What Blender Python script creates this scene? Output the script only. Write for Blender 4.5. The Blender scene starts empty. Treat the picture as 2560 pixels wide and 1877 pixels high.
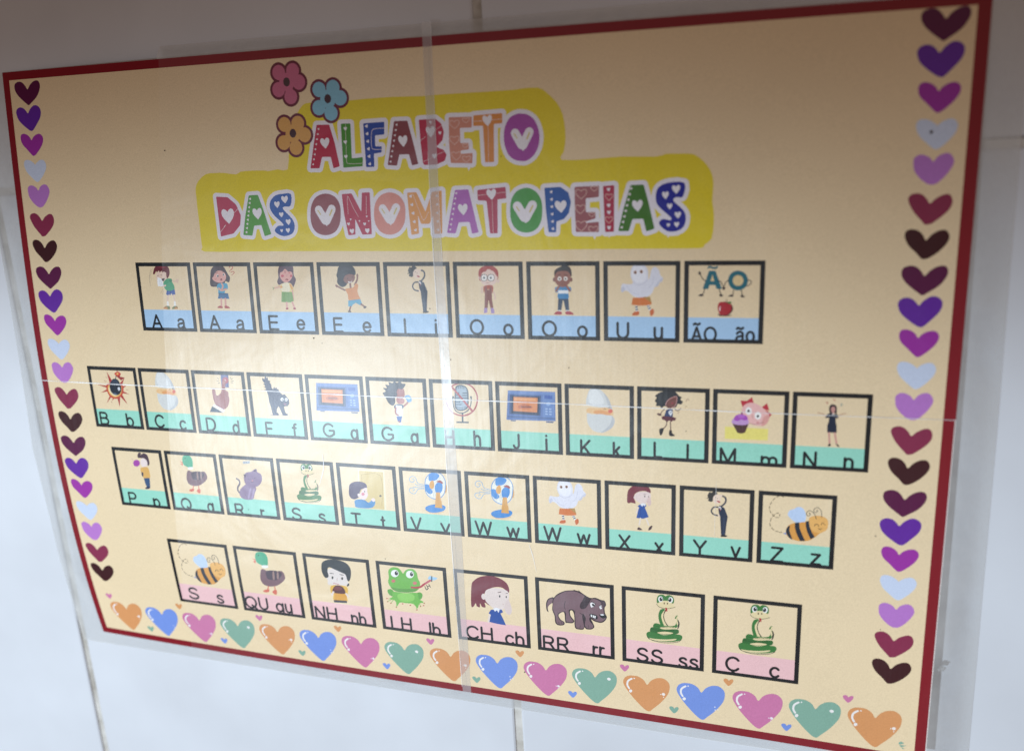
import bpy, bmesh, math, random
import numpy as np
from mathutils import Vector, Matrix
from mathutils.geometry import delaunay_2d_cdt

random.seed(4)
SC = bpy.context.scene
COL = SC.collection

# ------------------------------------------------------------------ camera, world, lamps, exposure
# All lengths below are millimetres on the poster (x right, y down, z into the wall) and become metres in Blender.
def world(x, y, z):
    return Vector((x / 1000.0, z / 1000.0, -y / 1000.0))

cam_data = bpy.data.cameras.new('camera')
cam = bpy.data.objects.new('camera', cam_data)
COL.objects.link(cam)
RIGHT, DOWN, AHEAD = (0.96157, 0.03704, 0.27204), (0.03238, 0.96864, -0.24633), (-0.27264, 0.24568, 0.93022)
r, d, a = (world(*[c * 1000 for c in v]) for v in (RIGHT, DOWN, AHEAD))
m = Matrix((r, -d, -a)).transposed().to_4x4()
m.translation = world(472.29, 64.32, -459.58)
cam.matrix_world = m
cam_data.sensor_width = 36.0
cam_data.lens = 2154.5 / 2560.0 * 36.0
cam_data.clip_start = 0.01
cam_data.clip_end = 50.0
cam_data.dof.use_dof = True
cam_data.dof.focus_distance = 0.530
cam_data.dof.aperture_fstop = 3.6
SC.camera = cam

w = bpy.data.worlds.new('World')
SC.world = w
w.use_nodes = True
bg = w.node_tree.nodes['Background']
bg.inputs['Color'].default_value = (1.0, 0.73, 0.60, 1)
bg.inputs['Strength'].default_value = 0.20

def area_lamp(name, loc, target, sx, sy, watts, colour, spread=180):
    L = bpy.data.lights.new(name, 'AREA')
    L.shape = 'RECTANGLE'; L.size = sx; L.size_y = sy
    L.energy = watts; L.color = colour; L.spread = math.radians(spread)
    o = bpy.data.objects.new(name, L)
    COL.objects.link(o)
    o.location = world(*loc)
    o.rotation_euler = (world(*target) - o.location).to_track_quat('-Z', 'Y').to_euler()
    return o
# daylight from a window far behind the viewer's left side, low: it lights the lower part of the wall, its soft upper
# edge crosses the poster, and the film mirrors it as the pale sheen left of the middle
L = bpy.data.lights.new('daylight', 'SPOT')
L.energy = 1090; L.color = (0.75, 0.88, 1.0); L.shadow_soft_size = 0.10
L.spot_size = math.radians(2 * 18.9); L.spot_blend = 0.24
o = bpy.data.objects.new('daylight', L); COL.objects.link(o)
o.location = world(-2000, 1450, -4300)
o.rotation_euler = (world(-20, 1620, 0) - o.location).to_track_quat('-Z', 'Y').to_euler()

SC.view_settings.view_transform = 'Standard'
SC.view_settings.look = 'None'
SC.view_settings.exposure = 0.0
SC.view_settings.gamma = 1.0

# ------------------------------------------------------------------ poster surface
W, H = 570.0, 403.1
BOW = {(2,0):.1705,(1,1):.028,(0,2):.6237,(3,0):-.0954,(2,1):-.2243,(1,2):-.6306,(0,3):.1562,(2,2):.1132,(1,3):-.2231,(3,1):-.1016,(4,0):.0301,(0,4):-.0036}
def bow(x, y):                      # the sheet bows away from the wall between its taped edges
    X, Y = x / W * 2 - 1, y / H * 2 - 1
    return 10 * sum(c * X ** i * Y ** j for (i, j), c in BOW.items())
def wall_z(x, y):                   # plane of the tile faces
    return 15.0 - 9.0 / 570 * x + 4.5 / 403.1 * y
def on_sheet(x, y, lift=0.0):
    return world(x, y, bow(x, y) - lift)

# ------------------------------------------------------------------ materials
def rgb(h):
    c = [int(h[i:i + 2], 16) / 255 for i in (0, 2, 4)]
    return tuple(v / 12.92 if v <= .04045 else ((v + .055) / 1.055) ** 2.4 for v in c) + (1,)

def N(nt, kind, **kw):
    n = nt.nodes.new(kind)
    for k, v in kw.items(): setattr(n, k, v)
    return n

def make_print_group():
    """Ink on paper under clear film: colour with fine print grain, film gloss with ripples; the film that lies
    over the right part of the poster is glossier than the bare laminate left of its slanting edge."""
    g = bpy.data.node_groups.new('printed_paper', 'ShaderNodeTree')
    g.interface.new_socket('Color', in_out='INPUT', socket_type='NodeSocketColor')
    g.interface.new_socket('Shader', in_out='OUTPUT', socket_type='NodeSocketShader')
    gi, go = N(g, 'NodeGroupInput'), N(g, 'NodeGroupOutput')
    geo = N(g, 'ShaderNodeNewGeometry')
    L = g.links.new
    # print grain
    n1 = N(g, 'ShaderNodeTexNoise'); n1.inputs['Scale'].default_value = 1500; n1.inputs['Detail'].default_value = 2
    L(geo.outputs['Position'], n1.inputs['Vector'])
    n2 = N(g, 'ShaderNodeTexNoise'); n2.inputs['Scale'].default_value = 9; n2.inputs['Detail'].default_value = 3
    L(geo.outputs['Position'], n2.inputs['Vector'])
    mr = N(g, 'ShaderNodeMapRange'); mr.inputs['To Min'].default_value = .93; mr.inputs['To Max'].default_value = 1.07
    mr.inputs['From Min'].default_value = .3; mr.inputs['From Max'].default_value = .7
    L(n1.outputs['Fac'], mr.inputs['Value'])
    mr2 = N(g, 'ShaderNodeMapRange'); mr2.inputs['To Min'].default_value = .97; mr2.inputs['To Max'].default_value = 1.03
    mr2.inputs['From Min'].default_value = .3; mr2.inputs['From Max'].default_value = .7
    L(n2.outputs['Fac'], mr2.inputs['Value'])
    mu = N(g, 'ShaderNodeMath', operation='MULTIPLY'); L(mr.outputs[0], mu.inputs[0]); L(mr2.outputs[0], mu.inputs[1])
    vm = N(g, 'ShaderNodeVectorMath', operation='SCALE'); L(gi.outputs['Color'], vm.inputs[0]); L(mu.outputs[0], vm.inputs['Scale'])
    # film ripples: slow waves, vertical squeegee streaks, fine orange peel
    r1 = N(g, 'ShaderNodeTexNoise'); r1.inputs['Scale'].default_value = 16; r1.inputs['Detail'].default_value = 3; r1.inputs['Distortion'].default_value = .6
    L(geo.outputs['Position'], r1.inputs['Vector'])
    mp = N(g, 'ShaderNodeMapping'); mp.inputs['Scale'].default_value = (260, 40, 14); mp.inputs['Rotation'].default_value = (0, .05, 0)
    L(geo.outputs['Position'], mp.inputs['Vector'])
    r2 = N(g, 'ShaderNodeTexNoise'); r2.inputs['Scale'].default_value = 1; r2.inputs['Detail'].default_value = 2
    L(mp.outputs[0], r2.inputs['Vector'])
    r3 = N(g, 'ShaderNodeTexNoise'); r3.inputs['Scale'].default_value = 2000; r3.inputs['Detail'].default_value = 1
    L(geo.outputs['Position'], r3.inputs['Vector'])
    b1 = N(g, 'ShaderNodeBump'); b1.inputs['Strength'].default_value = 1; b1.inputs['Distance'].default_value = .0013
    L(r1.outputs['Fac'], b1.inputs['Height'])
    b2 = N(g, 'ShaderNodeBump'); b2.inputs['Strength'].default_value = 1; b2.inputs['Distance'].default_value = .00009
    L(r2.outputs['Fac'], b2.inputs['Height']); L(b1.outputs[0], b2.inputs['Normal'])
    b3 = N(g, 'ShaderNodeBump'); b3.inputs['Strength'].default_value = 1; b3.inputs['Distance'].default_value = .00005
    L(r3.outputs['Fac'], b3.inputs['Height']); L(b2.outputs[0], b3.inputs['Normal'])
    # film edge: a straight cut from (121,-8) to (83,403) mm
    sx = N(g, 'ShaderNodeSeparateXYZ'); L(geo.outputs['Position'], sx.inputs[0])
    e1 = N(g, 'ShaderNodeMath', operation='MULTIPLY_ADD'); L(sx.outputs['Z'], e1.inputs[0]); e1.inputs[1].default_value = -.102; L(sx.outputs['X'], e1.inputs[2])
    e2 = N(g, 'ShaderNodeMath', operation='GREATER_THAN'); L(e1.outputs[0], e2.inputs[0]); e2.inputs[1].default_value = .1225
    cw = N(g, 'ShaderNodeMapRange'); L(e2.outputs[0], cw.inputs['Value']); cw.inputs['To Min'].default_value = .18; cw.inputs['To Max'].default_value = .88
    p = N(g, 'ShaderNodeBsdfPrincipled')
    L(vm.outputs[0], p.inputs['Base Color'])
    p.inputs['Roughness'].default_value = .55
    p.inputs['Specular IOR Level'].default_value = .05
    L(cw.outputs[0], p.inputs['Coat Weight'])
    p.inputs['Coat Roughness'].default_value = .38
    p.inputs['Coat IOR'].default_value = 1.56
    L(b3.outputs[0], p.inputs['Coat Normal'])
    L(p.outputs[0], go.inputs['Shader'])
    return g
PRINT = make_print_group()
_mats = {}
def ink(h):
    if h not in _mats:
        m = bpy.data.materials.new('print_' + h); m.use_nodes = True
        nt = m.node_tree; nt.nodes.clear()
        g = N(nt, 'ShaderNodeGroup'); g.node_tree = PRINT
        g.inputs['Color'].default_value = rgb(h)
        o = N(nt, 'ShaderNodeOutputMaterial')
        nt.links.new(g.outputs[0], o.inputs['Surface'])
        m.diffuse_color = rgb(h)
        _mats[h] = m
    return _mats[h]

PAPER, BLACK = 'f0d9b1', '06080e'
BLUE, GREEN, PINK = 'acd0f0', '9adcc6', 'f2c4c4'

# ------------------------------------------------------------------ flat artwork: outlines laid on the sheet, cut so that nothing overlaps
K = 20.0
def pairs(s):
    v = [float(t) / K for t in s.split()]
    return list(zip(v[::2], v[1::2]))
def smooth(pts, closed=True, n=3):
    out = []; c = len(pts)
    if c < 3: return pts
    for i in range(c if closed else c - 1):
        if closed: p0, p1, p2, p3 = pts[i - 1], pts[i], pts[(i + 1) % c], pts[(i + 2) % c]
        else: p0, p1, p2, p3 = pts[max(i - 1, 0)], pts[i], pts[i + 1], pts[min(i + 2, c - 1)]
        for k in range(n):
            t = k / n
            out.append(tuple(.5 * (2 * b + (c_ - a_) * t + (2 * a_ - 5 * b + 4 * c_ - e) * t * t + (-a_ + 3 * b - 3 * c_ + e) * t ** 3)
                             for a_, b, c_, e in zip(p0, p1, p2, p3)))
    if not closed: out.append(pts[-1])
    return out
def disc(x, y, rx, ry=None, n=12):
    ry = ry or rx
    return [(x + rx * math.cos(2 * math.pi * i / n), y + ry * math.sin(2 * math.pi * i / n)) for i in range(n)]
def ribbon(pts, width, closed=False, n=8):
    h = width / 2; fs = []
    seg = list(zip(pts, pts[1:])) + ([(pts[-1], pts[0])] if closed else [])
    for (x0, y0), (x1, y1) in seg:
        dx, dy = x1 - x0, y1 - y0; l = math.hypot(dx, dy)
        if l < 1e-4: continue
        nx, ny = -dy / l * h, dx / l * h
        fs.append([(x0 + nx, y0 + ny), (x0 - nx, y0 - ny), (x1 - nx, y1 - ny), (x1 + nx, y1 + ny)])
    for x, y in pts: fs.append(disc(x, y, h, n=n))
    return fs
def heart(x, y, wd, ht, tilt=0.0):
    u = [(0, -.30), (.12, -.43), (.28, -.50), (.43, -.44), (.50, -.27), (.47, -.06), (.33, .16), (.14, .36), (0, .50), (-.14, .36), (-.33, .16), (-.47, -.06), (-.50, -.27), (-.43, -.44), (-.28, -.50), (-.12, -.43)]
    c, s = math.cos(tilt), math.sin(tilt)
    return [(x + (a * wd) * c - (b * ht) * s, y + (a * wd) * s + (b * ht) * c) for a, b in u]

class Art:
    """Stack of coloured outlines; cut() gives one flat, gap-free mesh per key, the upper outline winning."""
    def __init__(self): self.items = []          # (faces, colour, key, clip index or None)
    def add(self, faces, colour, key, clip=None):
        if faces and not isinstance(faces[0][0], (tuple, list)): faces = [faces]
        self.items.append((faces, colour, key, clip)); return len(self.items) - 1
    def script(self, text, key, sx=1.0, sy=1.0, dx=0.0, dy=0.0, clip=None):
        for ln in text.strip().splitlines():
            k, c, rest = ln.split(' ', 2)
            pts = [(x * sx + dx, y * sy + dy) for x, y in pairs(rest)]
            if k == 's': self.add(smooth(pts), c, key, clip)
            elif k == 'p': self.add(pts, c, key, clip)
            else:
                sm = smooth(pts, False) if len(pts) > 2 else pts
                self.add(ribbon(sm, float(k[1:]) / 100 * (sx + sy) / 2), c, key, clip)
    def cut(self, base=None, grid=8.0):
        verts, faces, owner = [], [], []
        for i, (fs, colour, key, clip) in enumerate(self.items):
            for f in fs:
                if len(f) < 3: continue
                s = len(verts); verts += [Vector(p) for p in f]
                ar = sum(f[j - 1][0] * f[j][1] - f[j][0] * f[j - 1][1] for j in range(len(f)))
                idx = list(range(s, s + len(f)))
                if ar < 0: idx.reverse()
                faces.append(idx); owner.append(i)
        x0 = min(v.x for v in verts); x1 = max(v.x for v in verts); y0 = min(v.y for v in verts); y1 = max(v.y for v in verts)
        edges = []
        gx = math.ceil(x0 / grid) * grid
        while gx < x1: s = len(verts); verts += [Vector((gx, y0)), Vector((gx, y1))]; edges.append((s, s + 1)); gx += grid
        gy = math.ceil(y0 / grid) * grid
        while gy < y1: s = len(verts); verts += [Vector((x0, gy)), Vector((x1, gy))]; edges.append((s, s + 1)); gy += grid
        for idx in faces: edges += list(zip(idx, idx[1:] + idx[:1]))
        V, E, F, _a, _b, _c = delaunay_2d_cdt(verts, edges, [], 0, 1e-5, False)
        P = np.array([tuple(v) for v in V]); T = np.array(F)
        A, B, C = P[T[:, 0]], P[T[:, 1]], P[T[:, 2]]
        big = np.abs((B[:, 0] - A[:, 0]) * (C[:, 1] - A[:, 1]) - (B[:, 1] - A[:, 1]) * (C[:, 0] - A[:, 0])) > 1e-7
        T = T[big]; M = (A[big] + B[big] + C[big]) / 3
        order_ = np.argsort(M[:, 0]); mx = M[order_, 0]
        top = np.full(len(T), -1); inside = {}
        need = set(it[3] for it in self.items if it[3] is not None) | ({base} if base is not None else set())
        member = {}
        per = {}
        for idx, ow in zip(faces, owner): per.setdefault(ow, []).append(idx)
        for ow in sorted(per):
            hit = np.zeros(len(T), bool)
            for idx in per[ow]:
                q = np.array([tuple(verts[j]) for j in idx]); lo, hi = q.min(0), q.max(0)
                c = order_[np.searchsorted(mx, lo[0]):np.searchsorted(mx, hi[0], 'right')]
                c = c[(M[c, 1] >= lo[1]) & (M[c, 1] <= hi[1]) & ~hit[c]]
                if not len(c): continue
                m = M[c]; x0_, y0_ = q[:, 0], q[:, 1]; x1_, y1_ = np.roll(x0_, -1), np.roll(y0_, -1)
                py = m[:, 1][:, None]; px = m[:, 0][:, None]
                side = (x1_ - x0_) * (py - y0_) - (px - x0_) * (y1_ - y0_)
                wn = (((y0_ <= py) & (y1_ > py) & (side > 0)).sum(1) - ((y0_ > py) & (y1_ <= py) & (side < 0)).sum(1))
                hit[c[wn != 0]] = True
            if ow in need: member[ow] = hit
            clip = self.items[ow][3]
            if clip is not None: hit = hit & member[clip]
            top[hit] = ow
        if base is not None: top[~member[base]] = -1
        out = {}
        for f, t in zip(T.tolist(), top.tolist()):
            if t >= 0: out.setdefault(self.items[t][2], []).append((tuple(f), self.items[t][1]))
        return V, out

def tag(o, label=None, cat=None, group=None, kind=None):
    if label: o['label'] = label
    if cat: o['category'] = cat
    if group: o['group'] = group
    if kind: o['kind'] = kind
    return o
def link(name, me, parent=None):
    o = bpy.data.objects.new(name, me); COL.objects.link(o); o.parent = parent
    return o
def lay(name, V, tris, parent, lift, label=None):
    """Lay cut triangles on the bowed sheet as one mesh object, its origin at its own middle."""
    used = {}; vs = []; fs = []; cols = []; mi = []
    for f, c in tris:
        if c not in cols: cols.append(c)
        g = []
        for j in f:
            if j not in used: used[j] = len(vs); vs.append(on_sheet(V[j][0], V[j][1], lift))
            g.append(used[j])
        a, b, c_ = vs[g[0]], vs[g[1]], vs[g[2]]
        if (b - a).cross(c_ - a).y > 0: g.reverse()
        fs.append(g); mi.append(cols.index(c))
    if not vs: return None
    mid = sum(vs, Vector()) / len(vs)
    me = bpy.data.meshes.new(name)
    me.from_pydata([v - mid for v in vs], [], fs)
    for c in cols: me.materials.append(ink(c))
    me.polygons.foreach_set('material_index', mi)
    me.update()
    o = link(name, me, parent); o.location = mid - origin_of(parent)
    if label: o['label'] = label
    return o
def origin_of(o):
    v = Vector()
    while o is not None: v += o.location; o = o.parent
    return v

# ------------------------------------------------------------------ plain sans-serif lettering drawn as strokes
def arc(cx, cy, rx, ry, a0, a1, n=12):
    return [(cx + rx * math.cos(math.radians(a0 + (a1 - a0) * i / n)), cy + ry * math.sin(math.radians(a0 + (a1 - a0) * i / n))) for i in range(n + 1)]
X_ = .68                                  # centre line of the x-height; capitals run from .06 to .94
bowl = arc(.33, .37, .26, .31, 0, 360, 20)
tilde = [(.12, 0), (.20, .07), (.30, .05), (.42, -.01), (.52, .03), (.58, .08)]
def up(pts, dx, dy): return [(x + dx, y + dy) for x, y in pts]
ESS = arc(.39, .71, .27, .23, 25, 180, 8) + [(.16, .60), (.30, .52), (.50, .47), (.64, .38)] + arc(.38, .29, .30, .23, 0, -165, 9)
ess = arc(.29, .53, .19, .155, 25, 180, 7) + [(.13, .45), (.25, .39), (.38, .34), (.47, .28)] + arc(.28, .215, .21, .155, 5, -165, 8)
GLYPH = {
'A': [[(.05, .04), (.42, .94), (.79, .04)], [(.18, .35), (.66, .35)]],
'B': [[(.08, .06), (.08, .94), (.40, .94)] + arc(.40, .735, .22, .205, 90, -90, 8) + [(.08, .53)], [(.40, .53)] + arc(.43, .295, .25, .235, 90, -90, 8) + [(.08, .06)]],
'C': [arc(.48, .5, .40, .44, 38, 322, 18)],
'D': [[(.08, .06), (.08, .94), (.36, .94)] + arc(.36, .5, .38, .44, 90, -90, 14) + [(.08, .06)]],
'E': [[(.70, .94), (.08, .94), (.08, .06), (.73, .06)], [(.08, .52), (.66, .52)]],
'F': [[(.66, .94), (.08, .94), (.08, .03)], [(.08, .51), (.58, .51)]],
'G': [arc(.48, .5, .41, .44, 42, 315, 18) + [(.86, .24), (.86, .47), (.52, .47)]],
'H': [[(.08, .03), (.08, .97)], [(.74, .03), (.74, .97)], [(.08, .53), (.74, .53)]],
'I': [[(.08, .03), (.08, .97)]],
'J': [[(.48, .97), (.48, .32)] + arc(.27, .30, .21, .24, 0, -165, 9)],
'K': [[(.08, .03), (.08, .97)], [(.72, .96), (.08, .36)], [(.30, .56), (.76, .03)]],
'L': [[(.08, .97), (.08, .06), (.60, .06)]],
'M': [[(.08, .03), (.08, .94), (.46, .10), (.84, .94), (.84, .03)]],
'N': [[(.08, .03), (.08, .92), (.72, .08), (.72, .97)]],
'O': [arc(.50, .5, .43, .44, 0, 360, 24)],
'P': [[(.08, .03), (.08, .94), (.42, .94)] + arc(.42, .70, .26, .24, 90, -90, 9) + [(.08, .46)]],
'Q': [arc(.50, .5, .43, .44, 0, 360, 24), [(.58, .28), (.94, .0)]],
'R': [[(.08, .03), (.08, .94), (.48, .94)] + arc(.48, .715, .24, .225, 90, -90, 9) + [(.08, .49)], [(.44, .48), (.58, .36), (.80, .04)]],
'S': [ESS],
'T': [[(.04, .94), (.76, .94)], [(.40, .94), (.40, .03)]],
'U': [[(.08, .97), (.08, .38)] + arc(.40, .38, .32, .32, 180, 360, 12) + [(.72, .97)]],
'V': [[(.04, .97), (.42, .06), (.80, .97)]],
'W': [[(.04, .97), (.30, .06), (.58, .92), (.86, .06), (1.12, .97)]],
'X': [[(.05, .97), (.77, .03)], [(.05, .03), (.77, .97)]],
'Y': [[(.04, .97), (.42, .45), (.80, .97)], [(.42, .45), (.42, .03)]],
'Z': [[(.10, .94), (.74, .94), (.06, .06), (.76, .06)]],
'a': [arc(.33, .50, .21, .18, 165, 20, 7) + [(.54, .45), (.54, .14), (.60, .03)], [(.54, .42), (.28, .37)] + arc(.26, .21, .17, .16, 100, 290, 9) + [(.44, .10), (.54, .22)]],
'b': [[(.08, .97), (.08, .03)], up(bowl, .02, 0)],
'c': [arc(.33, .37, .26, .31, 40, 320, 14)],
'd': [[(.58, .97), (.58, .03)], up(bowl, -.02, 0)],
'e': [[(.08, .38), (.59, .38)] + arc(.33, .37, .26, .31, 8, 325, 18)],
'f': [[(.38, .95), (.30, .95), (.20, .90), (.18, .80), (.18, .03)], [(.03, .68), (.34, .68)]],
'g': [up(bowl, -.02, 0), [(.58, .71), (.58, .02)] + arc(.34, -.02, .24, .20, 0, -160, 8)],
'h': [[(.08, .97), (.08, .03)], [(.08, .42)] + arc(.31, .44, .22, .24, 170, 0, 8) + [(.53, .03)]],
'i': [[(.08, .03), (.08, .70)], [(.08, .91), (.08, .94)]],
'j': [[(.12, .70), (.12, -.10), (.09, -.18), (-.02, -.22)], [(.12, .91), (.12, .94)]],
'k': [[(.08, .97), (.08, .03)], [(.50, .70), (.08, .30)], [(.24, .44), (.54, .03)]],
'l': [[(.08, .03), (.08, .97)]],
'm': [[(.08, .71), (.08, .03)], [(.08, .46)] + arc(.28, .48, .19, .20, 170, 0, 7) + [(.47, .03)], [(.47, .46)] + arc(.67, .48, .19, .20, 170, 0, 7) + [(.86, .03)]],
'n': [[(.08, .71), (.08, .03)], [(.08, .44)] + arc(.31, .46, .22, .22, 170, 0, 8) + [(.53, .03)]],
'o': [bowl],
'p': [[(.08, .71), (.08, -.25)], up(bowl, .02, 0)],
'q': [[(.58, .71), (.58, -.25)], up(bowl, -.02, 0)],
'r': [[(.08, .71), (.08, .03)], [(.08, .42), (.12, .58), (.22, .67), (.36, .66)]],
's': [ess],
't': [[(.18, .92), (.18, .16), (.22, .07), (.34, .06)], [(.03, .68), (.34, .68)]],
'u': [[(.08, .71), (.08, .28)] + arc(.30, .28, .22, .22, 180, 350, 8), [(.53, .71), (.53, .03)]],
'v': [[(.03, .71), (.30, .06), (.57, .71)]],
'w': [[(.03, .71), (.22, .06), (.42, .66), (.62, .06), (.81, .71)]],
'x': [[(.04, .71), (.54, .03)], [(.04, .03), (.54, .71)]],
'y': [[(.03, .71), (.30, .06)], [(.57, .71), (.28, .0), (.20, -.18), (.06, -.21)]],
'z': [[(.06, .68), (.52, .68), (.04, .06), (.55, .06)]],
}
GLYPH['Ã'] = GLYPH['A'] + [up(tilde, .07, 1.12)]
GLYPH['ã'] = GLYPH['a'] + [up(tilde, -.02, .86)]
GLYPH['Ç'] = GLYPH['C'] + [[(.48, .06), (.46, -.04), (.56, -.10), (.54, -.20), (.38, -.20)]]
GLYPH['ç'] = GLYPH['c'] + [[(.33, .06), (.31, -.04), (.41, -.10), (.39, -.20), (.24, -.20)]]
def glyphs(s):
    out = []; x = 0.0
    for ch in s:
        g = GLYPH[ch]; lo = min(p[0] for l in g for p in l); hi = max(p[0] for l in g for p in l)
        out += [[(px - lo + x, -py) for px, py in l] for l in g]
        x += hi - lo + (.27 if ch.isupper() else .23)
    return out
def put_text(art, s, xl, xr, top, cap_mm, key, colour):
    ls = glyphs(s); wd = cap_mm * .158
    gx1 = max(p[0] for l in ls for p in l); gy0 = min(p[1] for l in ls for p in l)
    ky = cap_mm; kx = ky if gx1 < .2 else (xr - xl - wd) / gx1
    if gx1 >= .2: kx = min(max(kx, ky * .8), ky * 1.25)
    mid = (xl + xr) / 2 - gx1 * kx / 2
    fs = []
    for l in ls: fs += ribbon([(x * kx + mid, (y - gy0) * ky + top + wd / 2) for x, y in l], wd, n=6)
    art.add(fs, colour, key)

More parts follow.
